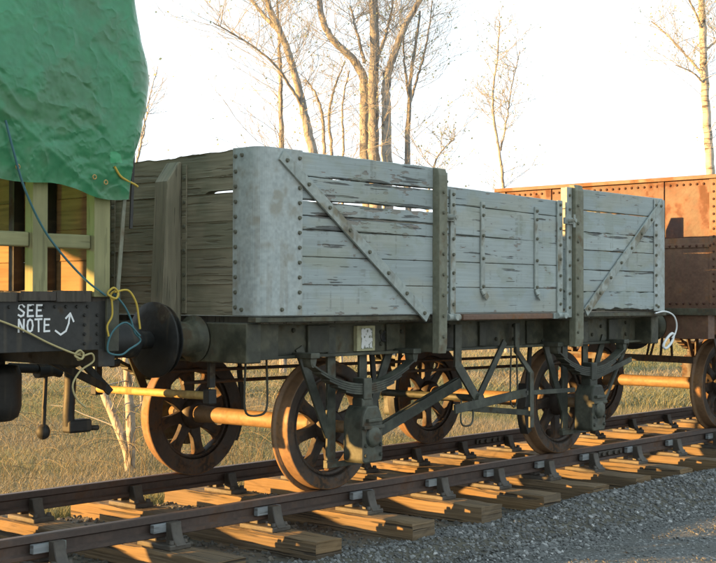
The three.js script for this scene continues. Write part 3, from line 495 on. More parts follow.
  for (const s of [1, -1]) for (const x of [0, 3.05]) suspension(t, x, s);
  wheelset(t, 0, 0.22); wheelset(t, 3.05, 0.05);
  for (const z of [-0.12, -1.38]) { buffer(t, XE - 0.02, -1, z, 1.13, matChassis, matBlack, 0.235, 0.32); buffer(t, XR + 0.02, 1, z, 1.13, matChassis, matBlack, 0.235, 0.4); }
  part(t, 'coupling_hook', [tube([V(XE - 0.02, 1.06, -0.75), V(XE - 0.2, 1.06, -0.75), V(XE - 0.27, 1.02, -0.75), V(XE - 0.25, 0.95, -0.75), V(XE - 0.18, 0.95, -0.75)], 0.028, 20, 8)].map((k) => boxUV(k, 0.5)), matBlack);
  // brake gear, near side
  const bz = 0.29;
  part(t, 'v_hanger', [boxUV(bar(V(1.22, 1.2, 0.292), V(1.22, 0.86, 0.292), 0.085, 0.022), 0.5), boxUV(bar(V(1.215, 0.88, 0.292), V(1.47, 0.58, 0.31), 0.085, 0.02), 0.5), boxUV(bar(V(1.86, 1.05, 0.292), V(1.48, 0.6, 0.3), 0.06, 0.02), 0.5), boxUV(rod(V(1.46, 0.6, 0.24), V(1.46, 0.6, 0.35), 0.04, 0.04, 14), 0.5)], matGear);
  part(t, 'brake_lever', [boxUV(bar(V(1.12, 0.535, 0.34), V(2.1, 0.615, 0.34), 0.07, 0.022), 0.5), boxUV(bar(V(2.08, 0.612, 0.34), V(2.85, 0.6, 0.34), 0.04, 0.022), 0.5)], matGear);
  part(t, 'lever_guard', [boxUV(bar(V(2.05, 1.2, 0.28), V(2.05, 0.95, 0.28), 0.065, 0.02), 0.5), boxUV(bar(V(2.05, 0.965, 0.28), V(2.06, 0.78, 0.42), 0.065, 0.02, V(0, 0, 1)), 0.5), boxUV(bar(V(2.06, 0.795, 0.42), V(2.06, 0.33, 0.42), 0.055, 0.02), 0.5)], matGear);
  const rodB = (a, b, w = 0.075) => boxUV(bar(a, b, w, 0.02), 0.5);
  part(t, 'push_rod', [rodB(V(1.5, 0.72, 0.11), V(0.5, 0.4, 0.11), 0.085), rodB(V(1.5, 0.72, 0.07), V(0.5, 0.4, 0.07), 0.085)], matGear);
  part(t, 'push_rod', [rodB(V(1.42, 0.52, 0.1), V(2.55, 0.4, 0.1), 0.05)], matGear);
  part(t, 'cross_shaft', boxUV(rod(V(1.46, 0.6, 0.3), V(1.46, 0.6, -1.8), 0.03, 0.03, 12), 0.5), matGear);
  for (const z of [0, -1.5]) for (const q of [0, 1]) { // brake blocks with hangers
    const x = q ? 3.05 : 0, sg = q ? -1 : 1; const sp = new THREE.Shape(); sp.absarc(0, 0, 0.545, -0.5, 0.35, false); sp.absarc(0, 0, 0.482, 0.35, -0.5, true); sp.closePath();
    const e = new THREE.ExtrudeGeometry(sp, { depth: 0.08, bevelEnabled: false, curveSegments: 10 }); e.translate(0, 0, -0.04); if (sg < 0) e.rotateY(Math.PI); e.translate(x, WR, z);
    part(t, 'brake_block', [boxUV(e, 0.5), rodB(V(x + sg * 0.53, 0.45, z + 0.05), V(x + sg * 0.46, 1.02, z + 0.05), 0.05)], matBlack);
  }
  // safety loops under the frame
  const loop = (x, y0, y1, z, w) => boxUV(tube([V(x - w, y1, z), V(x - w, y0 + 0.03, z), V(x - w + 0.03, y0, z), V(x + w - 0.03, y0, z), V(x + w, y0 + 0.03, z), V(x + w, y1, z)], 0.008, 40, 6), 0.5);
  part(t, 'safety_loop', loop(1.28, 0.4, 0.6, 0.34, 0.075), matGear); part(t, 'safety_loop', loop(1.98, 0.5, 1.0, 0.3, 0.04), matGear); part(t, 'safety_loop', loop(-0.75, 0.6, 1.0, 0.05, 0.1), matGear);
  for (const [z, y] of [[-0.55, 0.8], [-0.95, 0.86]]) part(t, 'brake_rod', boxUV(rod(V(-0.9, y, z), V(3.9, y - 0.04, z), 0.014, 0.014, 8), 0.5), matWheel);
  part(t, 'stay_rod', [boxUV(rod(V(3.4, 0.28, 0.22), V(4.1, 1.0, 0.15), 0.022, 0.022, 8), 0.5)], matGear);
  part(t, 'stay_bar', [boxUV(bar(V(3.2, 0.66, 0.26), V(4.0, 0.83, 0.24), 0.05, 0.025), 0.5)], matGear);
  part(t, 'yellow_cross_bar', boxUV(rod(V(-1.12, 0.735, -1.25), V(-1.12, 0.745, -0.05), 0.028, 0.028, 16), 0.5), matYellow).userData.label = 'yellow painted bar slung crosswise below the buffers';
  for (const z of [-0.02, -1.27]) part(t, 'bar_hanger', [boxUV(bx(-1.15, -1.08, 0.69, 0.79, z - 0.03, z + 0.035, 0.008), 0.5), boxUV(bar(V(-1.1, 0.8, z), V(-1.1, 0.98, z), 0.05, 0.03), 0.5)], matBlack);
  const lh = part(t, 'label_holder', boxUV(bx(0.075, 0.275, 1.018, 1.205, 0.211, 0.25), 0.5), matCream); lh.userData.label = 'cream label holder with torn white paper';
  { const g = new THREE.PlaneGeometry(0.125, 0.15); g.translate(0.18, 1.11, 0.2525); sub(lh, 'paper_label', g, matPaper); }
}
{ // white cord hanging off the wagon's far corner
  const t = thing('white_cord', 'white looped cord with a flat clip hanging off the wagon corner', 'cord', [4.3, 1.1, 0.45]);
  part(t, 'loop', boxUV(tube([V(4.0, 1.27, 0.5), V(4.14, 1.285, 0.53), V(4.27, 1.24, 0.55), V(4.325, 1.15, 0.55), V(4.31, 1.07, 0.54), V(4.27, 1.03, 0.53)], 0.008, 40, 8), 0.5), matWhite);
  part(t, 'clip', boxUV(tube([V(4.3, 1.06, 0.53), V(4.27, 1.075, 0.53), V(4.13, 1.0, 0.53), V(4.1, 0.955, 0.53), V(4.14, 0.935, 0.53), V(4.27, 1.0, 0.53)], 0.013, 48, 8, true), 0.5), matWhite);
}

// ---------------------------------------------------------------- rusty steel wagon beyond
{
  const t = thing('steel_wagon', 'rusty orange and brown riveted steel open wagon behind the plank wagon', 'goods wagon', [7.8, 0, -0.75]);
  const X = 5.11, zn = 0.6, zf = -2.1, top = 2.62;
  part(t, 'upper_plate', boxUV(bx(X, X + 0.03, 2.03, top, zf, zn), 0.5), matRustUp);
  part(t, 'lower_plate', boxUV(bx(X - 0.003, X + 0.03, 1.3, 2.026, zf, zn), 0.5), matRustLow);
  part(t, 'seam_strip', boxUV(bx(X - 0.014, X - 0.0035, 1.925, 1.965, zf, zn), 0.5), matRustLow);
  const tr = part(t, 'top_angle', boxUV(bx(X - 0.05, X + 0.06, top - 0.005, top + 0.035, zf - 0.03, zn + 0.03), 0.5), matRustLow);
  const rv = (p) => { const g = new THREE.SphereGeometry(0.014, 6, 4); g.translate(p.x, p.y, p.z); return g; };
  const bl = []; for (let z = zf + 0.06; z < zn; z += 0.075) bl.push(rv(V(X - 0.002, top - 0.05, z)), rv(V(X - 0.014, 1.945, z)), rv(V(X - 0.006, 1.36, z))); sub(tr, 'rivets', merge(bl), matRustUp, true);
  for (const z of [-0.04, -1.42]) part(t, 'end_rib', [boxUV(bx(X - 0.014, X + 0.0, 2.03, top - 0.006, z - 0.035, z + 0.035), 0.5)], matRustUp);
  for (const z of [zn - 0.05, zf + 0.05]) { const c = part(t, 'corner_angle', boxUV(bx(X - 0.016, X - 0.0035, 1.3, top - 0.006, z - 0.05, z + 0.05), 0.5), matRustLow); const b = []; for (let y = 1.36; y < top; y += 0.075) b.push(rv(V(X - 0.016, y, z))); sub(c, 'rivets', merge(b), matRustUp, true); }
  for (const [z0, z1] of [[zn - 0.03, zn], [zf, zf + 0.03]]) part(t, 'side_plate', boxUV(bx(X + 0.032, 10.4, 1.3, top, z0, z1), 0.5), matRustLow);
  part(t, 'far_end_plate', boxUV(bx(10.41, 10.44, 1.3, top, zf, zn), 0.5), matRustLow);
  part(t, 'floor', boxUV(bx(X + 0.03, 10.4, 1.24, 1.3, zf + 0.03, zn - 0.03), 0.5), matRustLow);
  for (const x of [X - 0.04, 10.35]) part(t, 'headstock', boxUV(bx(x, x + 0.14, 1.0, 1.29, -2.0, 0.5), 0.5), matRustLow);
  part(t, 'headstock_rail', boxUV(bx(X - 0.07, X - 0.043, 1.24, 1.31, -2.1, 0.6), 0.5), matChassis);
  for (const s of [1, -1]) { const z = -0.75 + s * 0.93; part(t, 'solebar', boxUV(bx(X + 0.1, 10.35, 0.99, 1.24, z - 0.05, z + 0.05), 0.5), matRustLow); for (const x of [6.25, 9.3]) suspension(t, x, s, 1.0, matWheel); }
  wheelset(t, 6.25, 0.1); wheelset(t, 9.3, 0.3);
  for (const z of [-0.12, -1.38]) buffer(t, X - 0.04, -1, z, 1.13, matChassis, matBlack, 0.235, 0.4);
  for (const [z, a] of [[-0.3, 0.05], [-0.38, -0.03], [-0.2, 0.12], [-0.44, 0.0]]) part(t, 'brake_rigging', boxUV(rod(V(5.6, 1.0, z), V(5.6 + a, 0.78, z - 0.05), 0.014, 0.014, 6), 0.5), matWheel);
  part(t, 'brake_beam', boxUV(bar(V(5.55, 0.76, 0.1), V(5.55, 0.78, -1.6), 0.07, 0.04, V(1, 0, 0)), 0.5), matWheel);
}

// ---------------------------------------------------------------- sheeted wagon on the left
const LX = -2.2, LX0 = -8.2;
{
  const t = thing('sheeted_wagon', 'derelict black framed wagon with bare yellowish posts under a green sheet', 'goods wagon', [-4.7, 0, -0.75]);
  for (const s of [1, -1]) { const z = -0.75 + s * 1.08; const sb = part(t, 'solebar', boxUV(bx(LX0, LX - 0.08, 1.1, 1.385, z - 0.03, z + 0.03), 0.5), matBlack); if (s > 0) { const b = []; for (let x = -2.4; x > -4; x -= 0.075) b.push(bolt(V(x, 1.355, z + 0.03), NZ, 0.011, 0.01)); for (const x of [-2.33, -2.42]) for (let y = 1.14; y < 1.33; y += 0.055) b.push(bolt(V(x, y, z + 0.03), NZ, 0.011, 0.01)); sub(sb, 'bolt_heads', merge(b), matBlack, true);
    // chalked words and arrow, painted strokes 6 mm wide
    const chalk = [], stroke = (pts) => { for (let i = 0; i < pts.length - 1; i++) { const zz = z + 0.0308 + 0.0005 * (chalk.length % 3), a = V(pts[i][0], pts[i][1], zz), c = V(pts[i + 1][0], pts[i + 1][1], zz); const d = c.clone().sub(a).normalize().multiplyScalar(0.004); chalk.push(bar(a.sub(d), c.add(d), 0.011, 0.0016, NZ, 0.0003)); } };
    const L = { S: [[[0.9, 0.85], [0.6, 1], [0.2, 0.95], [0.1, 0.72], [0.45, 0.55], [0.85, 0.35], [0.75, 0.08], [0.4, 0], [0.05, 0.12]]], E: [[[0.9, 1], [0.15, 1], [0.1, 0], [0.9, 0.02]], [[0.12, 0.52], [0.75, 0.53]]], N: [[[0.1, 0], [0.12, 1], [0.85, 0.03], [0.88, 1]]], O: [[[0.5, 1], [0.2, 0.85], [0.1, 0.5], [0.2, 0.12], [0.5, 0], [0.8, 0.12], [0.92, 0.5], [0.8, 0.88], [0.5, 1]]], T: [[[0, 1], [1, 1.02]], [[0.5, 1], [0.52, 0]]] };
    const word = (w, x, y, h, cw) => [...w].forEach((c, i) => L[c].forEach((p) => stroke(p.map(([a, b]) => [x + (i + a * 0.78) * cw, y + b * h]))));
    const ZX = -2.868; word('SEE', ZX, 1.302, 0.062, 0.058); word('NOTE', ZX, 1.216, 0.068, 0.056);
    stroke([[-2.62, 1.218], [-2.585, 1.195], [-2.55, 1.215], [-2.53, 1.26], [-2.522, 1.31]]); stroke([[-2.55, 1.288], [-2.52, 1.316], [-2.497, 1.27]]);
    sub(sb, 'chalk_lettering', merge(chalk), matWhite, true).userData.label = 'chalked words SEE NOTE with an upward arrow'; } }
  part(t, 'headstock', boxUV(bx(LX - 0.12, LX, 1.0, 1.39, -1.9, 0.36), 0.5), matBlack); part(t, 'headstock', boxUV(bx(LX0, LX0 + 0.1, 1.1, 1.39, -1.9, 0.36), 0.5), matBlack);
  part(t, 'end_angle', boxUV(bx(LX - 0.075, LX + 0.012, 1.09, 1.4, 0.362, 0.385), 0.5), matChassis);
  for (let i = 0; i < 25; i++) { const x = LX0 + 0.05 + i * 0.24; part(t, 'floor_board', boxUV(plank(-1.93, 0.35 + 0.05 * R(), 1.388, 1.43 + 0.02 * R(), x, x + 0.234, { end: true, rag: 0.011, n: 30, bow: 0.3 }), 0.5, true, [R(), R()]), matRot); }
  const post = (x0, x1, z, y1 = 2.5, y0 = 1.43) => part(t, 'post', boxUV(bx(x0, x1, y0, y1, z - 0.08, z, 0.006), 0.5, true, [R(), R()]), matPostWood);
  post(-2.79, -2.69, 0.385, 3.1); post(-2.37, -2.255, 0.385, 3.1, 1.41); for (const x of [-4.0, -5.3, -6.6]) post(x, x + 0.1, 0.385, 3.1); for (const x of [-2.37, -3.4, -4.6, -5.8, -7.0]) post(x, x + 0.1, -1.8, 3.1);
  part(t, 'side_rail', boxUV(bx(-7.2, -2.795, 1.692, 1.775, 0.29, 0.36, 0.012, 2), 0.5), matPostWood); part(t, 'side_rail', boxUV(bx(-2.685, -2.375, 1.69, 1.772, 0.29, 0.36, 0.012, 2), 0.5), matPostWood);
  for (const z of [0.345, -1.86]) part(t, 'top_rail', boxUV(bx(-7.2, -2.26, 3.1, 3.19, z - 0.05, z + 0.04), 0.5), matPostWood);
  for (let k = 0; k < 9; k++) part(t, 'end_plank', boxUV(plank(-1.9, 0.28, 1.44 + k * 0.19, 1.629 + k * 0.19, LX - 0.02, LX - 0.06, { end: true, rag: 0.0015 }), 0.5, false, [R(), R()]), matPly);
  for (const z of [-0.52, -0.17, -1.2]) part(t, 'end_post', boxUV(bx(LX - 0.14, LX - 0.065, 1.43, 3.1, z - 0.03, z + 0.03), 0.5, true), matBlack);
  part(t, 'corner_strip', boxUV(bar(V(-2.215, 1.4, 0.4), V(-2.13, 2.42, 0.4), 0.026, 0.012), 0.5), matStanchion);
  for (const x of [-4.6, -6.9]) { wheelset(t, x, 0.4); for (const z of [-0.2, -1.3]) part(t, 'axle_bearing', boxUV(bx(x - 0.09, x + 0.09, 0.36, 1.39, z - 0.06, z + 0.06, 0.02), 0.5), matBlack); }
  for (const z of [-0.12, -1.38]) buffer(t, LX, 1, z, 1.13, matBlack, matBlack, 0.25, 0.715);
  // drawgear at the end of the wagon
  part(t, 'coupling_hook', [tube([V(LX, 0.95, -0.75), V(-1.95, 0.93, -0.75), V(-1.8, 0.9, -0.75)], 0.032, 14, 8)].map((k) => boxUV(k, 0.5)), matBlack);
  part(t, 'coupling_lever', [boxUV(rod(V(-1.916, 0.93, -0.75), V(-1.935, 0.56, -0.75), 0.014, 0.016, 8), 0.5), boxUV(new THREE.SphereGeometry(0.048, 16, 12).scale(1, 1.1, 1).translate(-1.937, 0.515, -0.75), 0.5), boxUV(rod(V(-1.99, 0.92, -0.75), V(-1.85, 0.92, -0.75), 0.05, 0.04, 10), 0.5)], matBlack);
  part(t, 'train_pipe', [boxUV(tube([V(-1.76, 1.02, -0.75), V(-1.725, 0.92, -0.75), V(-1.735, 0.6, -0.75), V(-1.73, 0.54, -0.75)], 0.042, 20, 10), 0.5), boxUV(bx(-1.76, -1.57, 0.49, 0.58, -0.8, -0.7, 0.02, 2), 0.5), boxUV(rod(V(-1.6, 0.515, -0.75), V(-1.49, 0.51, -0.75), 0.018, 0.018, 8), 0.5), boxUV(bar(V(-2.2, 1.04, -0.75), V(-1.72, 1.02, -0.75), 0.06, 0.06), 0.5)], matBlack);
  part(t, 'vacuum_cylinder', boxUV(lathe([[0, 0], [0.13, 0.005], [0.17, 0.03], [0.19, 0.1], [0.19, 0.3], [0.17, 0.36], [0, 0.37]], 28).translate(-2.33, 0.61, -0.75), 0.5), matBlack);
  part(t, 'cylinder_hanger', boxUV(bx(-2.4, -2.26, 0.97, 1.4, -0.8, -0.7), 0.5), matBlack);
  part(t, 'cross_stay', [boxUV(bar(V(-1.72, 1.0, -0.66), V(-1.5, 0.76, -0.6), 0.05, 0.03), 0.5), boxUV(bar(V(-2.18, 1.03, -0.4), V(-1.55, 0.8, -0.6), 0.05, 0.03), 0.5)], matBlack);
}
// the green sheet: wraps the near side, the end and the far side, and closes over the roof
{
  const path = [], x1 = -2.03, zn = 0.46, zf = -1.98, r = 0.16;
  for (let i = 0; i <= 60; i++) path.push([lerp(LX0 + 0.1, -3.4, i / 60), zn, 0, 1]); for (let i = 1; i <= 110; i++) path.push([lerp(-3.4, x1 - r, i / 110), zn, 0, 1]);
  for (let i = 1; i <= 10; i++) { const a = i / 10 * Math.PI / 2; path.push([x1 - r + r * Math.sin(a), zn - r + r * Math.cos(a), Math.sin(a), Math.cos(a)]); }
  for (let i = 1; i <= 40; i++) path.push([x1, lerp(zn - r, zf + r, i / 40), 1, 0]);
  for (let i = 1; i <= 8; i++) { const a = i / 8 * Math.PI / 2; path.push([x1 - r + r * Math.cos(a), zf + r - r * Math.sin(a), Math.cos(a), -Math.sin(a)]); }
  for (let i = 1; i <= 40; i++) path.push([lerp(x1 - r, LX0 + 0.1, i / 40), zf, 0, -1]);
  const M = path.length, N = 150, pos = [], uv = [], I = []; let s = 0;
  for (let i = 0; i < M; i++) {
    if (i) s += Math.hypot(path[i][0] - path[i - 1][0], path[i][1] - path[i - 1][1]);
    const [px, pz, nx, nz] = path[i];
    // scalloped hem
    let yb = 2.06 + 0.02 * Math.sin(px * 3.1) + 0.012 * Math.sin(px * 9);
    if (nz > 0.5) { yb -= 0.0; if (px > -2.75) yb -= 0.055 * smooth(-2.75, -2.3, px); }
    if (nx > 0.3) yb = 2.05 + 0.25 * smooth(0.45, 0.2, pz) * 1.0;
    for (let j = 0; j <= N; j++) {
      const t = j / N; let x = px, z = pz, y; const side = 0.66;
      if (t < side) { const k = t / side; y = lerp(yb, 3.22, k); const belly = Math.sin(k * Math.PI) * 0.03 * (0.6 + fbm(s * 1.2, k * 2, 700, 2)); x += nx * belly; z += nz * belly; if (nx > 0.2) { x += nx * 0.05 * Math.exp(-Math.pow((y - 2.72) / 0.16, 2)); x -= nx * 0.05 * smooth(2.8, 3.3, y); x -= nx * 0.09 * smooth(2.5, 2.1, y); } z -= nz * 0.015 * smooth(0.15, 0, k); }
      else { const k = (t - side) / (1 - side), c = -0.76; y = 3.22 + 0.3 * Math.sin(k * Math.PI / 2); z = lerp(pz, c, k); x = nx > 0 ? px - nx * (0.05 + 0.25 * k * k) : px; }
      // creases: long diagonal folds, and crumple toward the hem
      const w1 = fbm(s * 2.2 + y * 1.1, y * 1.4 - s * 0.6, 710, 4) - 0.5, rid = Math.pow(1 - Math.abs(2 * fbm(s * 3.0 + y * 2.2, y * 2.6 - s * 0.5, 720, 2) - 1), 12), cr = fbm(s * 9, y * 9, 730, 4) - 0.5;
      const rid2 = Math.pow(1 - Math.abs(2 * fbm(s * 5.0 - y * 3.1, y * 4.6 + s * 1.5, 725, 2) - 1), 14);
      const k2 = 1 - smooth(0.5, 0.62, t) * 0.5; const fold = Math.pow(1 - Math.abs(2 * fbm(s * 1.1 + y * 1.5, y * 0.35 - s * 0.25, 735, 2) - 1), 14); const calm = 1 - 0.65 * smooth(2.45, 2.95, y), d = (w1 * 0.035 + (rid * 0.009 - rid2 * 0.008) * calm + fold * 0.009 * calm + cr * 0.006 * (1 - smooth(2.2, 3.0, y) * 0.6)) * k2; x += nx * d; z += nz * d; if (t > side) y += d * 0.8;
      pos.push(x, y, z); uv.push(s * 0.5, y * 0.5);
    }
  }
  for (let i = 0; i < M - 1; i++) for (let j = 0; j < N; j++) { const a = i * (N + 1) + j, b = a + N + 1; I.push(a, b, a + 1, b, b + 1, a + 1); }
  const g = new THREE.BufferGeometry(); g.setAttribute('position', new THREE.Float32BufferAttribute(pos, 3)); g.setAttribute('uv', new THREE.Float32BufferAttribute(uv, 2)); g.setIndex(I); g.computeVertexNormals();
  const tarpTex = texSet(512, 512, (u, v) => { const n = fbm(u * 6, v * 6, 740, 5, 6, 6), w = fbm(u * 60, v * 60, 745, 3, 60, 60), st = smooth(0.56, 0.7, fbm(u * 9, v * 9, 750, 4, 9, 9)); let c = mix3([0.042, 0.25, 0.105], [0.058, 0.31, 0.15], n); c = mix3(c, [0.1, 0.2, 0.1], st * 0.4); c = c.map((q) => q * (0.85 + 0.3 * w)); const rg = 1 - Math.abs(2 * fbm(u * 14, v * 14, 760, 4, 14, 14) - 1); return { c, h: 0.4 + 0.5 * Math.pow(rg, 3) }; });
  const mat = new THREE.MeshPhysicalMaterial({ map: tarpTex.map, bumpMap: tarpTex.bumpMap, bumpScale: 0.014, roughness: 0.38, transmission: 0.3, thickness: 0, side: THREE.DoubleSide });
  const tp = thing('tarpaulin', 'crumpled green tarpaulin sheeted over the left hand wagon', 'tarpaulin', [-4.7, 2.1, -0.75]); part(tp, 'sheet', g, mat);
  for (const [x, y] of [[-2.36, 2.075], [-2.44, 2.1], [-2.95, 2.12], [-3.5, 2.11], [-4.1, 2.11]]) { const e = new THREE.TorusGeometry(0.012, 0.004, 6, 14); e.translate(x, y, 0.478); part(tp, 'eyelet', e, matYellow); }
}
// ropes
const matBlue = new THREE.MeshStandardMaterial({ color: new THREE.Color().setRGB(0.05, 0.14, 0.16), roughness: 0.8 }), matRopeY = new THREE.MeshStandardMaterial({ color: new THREE.Color().setRGB(0.5, 0.36, 0.06), roughness: 0.85 }), matRopeP = new THREE.MeshStandardMaterial({ color: new THREE.Color().setRGB(0.42, 0.36, 0.18), roughness: 0.9 });
{
  single('blue_rope', 'thin blue rope running slantwise from the tarpaulin to the wagon corner', 'rope', tube([V(-3.05, 2.36, 0.51), V(-2.99, 2.19, 0.5), V(-2.9, 2.0, 0.47), V(-2.72, 1.76, 0.42), V(-2.45, 1.51, 0.41), V(-2.3, 1.42, 0.4)], 0.0065, 60, 6), matBlue, [-2.3, 1.42, 0.4]);
  single('blue_rope', 'loose end of blue rope looping below the wagon corner by the buffer', 'rope', tube([V(-2.24, 1.43, 0.4), V(-2.18, 1.36, 0.42), V(-2.13, 1.28, 0.42), V(-2.1, 1.2, 0.42), V(-2.04, 1.15, 0.4), V(-2.14, 1.1, 0.42), V(-2.2, 1.07, 0.42), V(-2.28, 1.09, 0.4), V(-2.26, 1.2, 0.41), V(-2.18, 1.26, 0.43), V(-2.06, 1.18, 0.42)], 0.006, 90, 6), matBlue, [-2.24, 1.43, 0.4]);
  const knot = (x, y, z, r) => tube([V(x, y, z), V(x + r, y + r * 0.5, z + r * 0.5), V(x + r * 0.3, y - r * 0.8, z + r), V(x - r, y, z + r * 0.4), V(x, y + r, z + r * 0.8), V(x + r * 1.1, y - r * 0.3, z + r * 0.6), V(x, y - r, z + r * 0.2)], 0.0065, 60, 6, true);
  single('yellow_rope', 'knotted yellow rope tying the tarpaulin corner to the pale post', 'rope', merge([knot(-2.19, 2.1, 0.42, 0.03), tube([V(-2.3, 2.17, 0.48), V(-2.25, 2.12, 0.47), V(-2.2, 2.1, 0.46), V(-2.12, 2.08, 0.44), V(-2.09, 2.07, 0.43)], 0.007, 30, 6)]), matRopeY, [-2.2, 2.1, 0.42]);
  single('yellow_rope', 'yellow rope knotted and dangling at the corner of the black frame', 'rope', merge([knot(-2.26, 1.43, 0.4, 0.035), tube([V(-2.25, 1.44, 0.42), V(-2.16, 1.45, 0.43), V(-2.1, 1.38, 0.43), V(-2.07, 1.28, 0.42), V(-2.06, 1.22, 0.42)], 0.0065, 40, 6), tube([V(-2.27, 1.4, 0.42), V(-2.26, 1.3, 0.41), V(-2.29, 1.24, 0.405), V(-2.28, 1.18, 0.405)], 0.006, 30, 6)]), matRopeY, [-2.25, 1.43, 0.4]);
  single('pale_rope', 'pale straw coloured rope sagging along the black solebar below the lettering', 'rope', merge([tube([V(-3.5, 1.41, 0.385), V(-3.1, 1.31, 0.385), V(-2.87, 1.235, 0.38), V(-2.68, 1.15, 0.38), V(-2.52, 1.09, 0.38), V(-2.44, 1.07, 0.37)], 0.0062, 60, 6), knot(-2.47, 1.075, 0.365, 0.028), tube([V(-2.44, 1.07, 0.38), V(-2.38, 1.08, 0.38), V(-2.36, 1.04, 0.37), V(-2.45, 0.98, 0.36), V(-2.5, 0.9, 0.36), V(-2.47, 0.82, 0.36), V(-2.41, 0.77, 0.36)], 0.006, 60, 6)]), matRopeP, [-2.5, 1.09, 0.38]);
  single('dark_strip', 'thin dark strip hanging down beside the edge of the tarpaulin', 'strap', boxUV(bar(V(-2.06, 2.5, 0.36), V(-2.085, 1.82, 0.36), 0.022, 0.012), 0.5), matBlack, [-2.07, 1.82, 0.36]);
}

// ---------------------------------------------------------------- trees and undergrowth
const fwd = V(Math.sin(YAW), 0, -Math.cos(YAW)), rgt = V(Math.cos(YAW), 0, Math.sin(YAW));
const F0 = 1296; // metres per unit of the photograph at a depth d: d / F0
const at = (u, v, d) => camera.position.clone().addScaledVector(fwd, d).addScaledVector(rgt, (u - 358) * d / F0).add(V(0, (281.5 + 16.7 - v) * d / F0, 0));
class Twigs { constructor() { this.p = []; this.i = []; }
  tube(pts, r0, r1, sides = 5) { // polyline with taper
    const n = pts.length; let ref = V(0.31, 0.2, 0.93);
    const base = this.p.length / 3;
    for (let k = 0; k < n; k++) { const d = (k < n - 1 ? pts[k + 1].clone().sub(pts[k]) : pts[k].clone().sub(pts[k - 1])).normalize(); if (Math.abs(d.dot(ref)) > 0.95) ref = V(1, 0, 0); const a = new THREE.Vector3().crossVectors(d, ref).normalize(), b = new THREE.Vector3().crossVectors(d, a), r = lerp(r0, r1, k / (n - 1)); for (let s = 0; s < sides; s++) { const q = s / sides * 6.2832, c = Math.cos(q) * r, e = Math.sin(q) * r; this.p.push(pts[k].x + a.x * c + b.x * e, pts[k].y + a.y * c + b.y * e, pts[k].z + a.z * c + b.z * e); } }
    for (let k = 0; k < n - 1; k++) for (let s = 0; s < sides; s++) { const A = base + k * sides + s, B = base + k * sides + (s + 1) % sides, C = A + sides, D = B + sides; this.i.push(A, C, B, B, C, D); }
  }
  geo(uvs = 1) { const g = new THREE.BufferGeometry(); g.setAttribute('position', new THREE.Float32BufferAttribute(this.p, 3)); g.setIndex(this.i); g.computeVertexNormals(); const uv = new Float32Array(this.p.length / 3 * 2); for (let k = 0; k < uv.length / 2; k++) { uv[k * 2] = (this.p[k * 3] + this.p[k * 3 + 2]) * uvs; uv[k * 2 + 1] = this.p[k * 3 + 1] * uvs; } g.setAttribute('uv', new THREE.BufferAttribute(uv, 2)); return g; }
}
const barkTex = (a, b, dk, seed, band) => texSet(256, 512, (u, v) => { const n = fbm(u * 10, v * 14, seed, 4, 10, 14), m = fbm(u * 4, v * 5, seed + 3, 4, 4, 5), bd = band ? smooth(0.6, 0.68, fbm(u * 3, v * 34, seed + 9, 3, 3, 34)) : smooth(0.6, 0.7, fbm(u * 24, v * 6, seed + 9, 3, 24, 6)); let c = mix3(a, b, clamp(0.5 + (n - 0.5) * 1.4)); c = mix3(c, dk, clamp(bd * 0.7 + smooth(0.55, 0.72, m) * 0.35)); return { c, h: n - bd * 0.3 }; });
const matBark = texMat(barkTex([0.24, 0.225, 0.205], [0.36, 0.34, 0.31], [0.12, 0.11, 0.1], 800, false), { bumpScale: 0.02, roughness: 0.95 });
const matBirch = texMat(barkTex([0.42, 0.36, 0.28], [0.56, 0.5, 0.42], [0.1, 0.08, 0.06], 820, true), { bumpScale: 0.008, roughness: 0.85 });
const matYoung = texMat(barkTex([0.3, 0.26, 0.2], [0.46, 0.41, 0.34], [0.14, 0.11, 0.085], 840, false), { bumpScale: 0.012, roughness: 0.9 });
const matTwig = new THREE.MeshStandardMaterial({ color: new THREE.Color().setRGB(0.32, 0.3, 0.275), roughness: 0.95 });
const matLeaf = new THREE.MeshPhysicalMaterial({ color: new THREE.Color().setRGB(0.36, 0.4, 0.24), roughness: 0.9, transmission: 0.35, thickness: 0, side: THREE.DoubleSide });
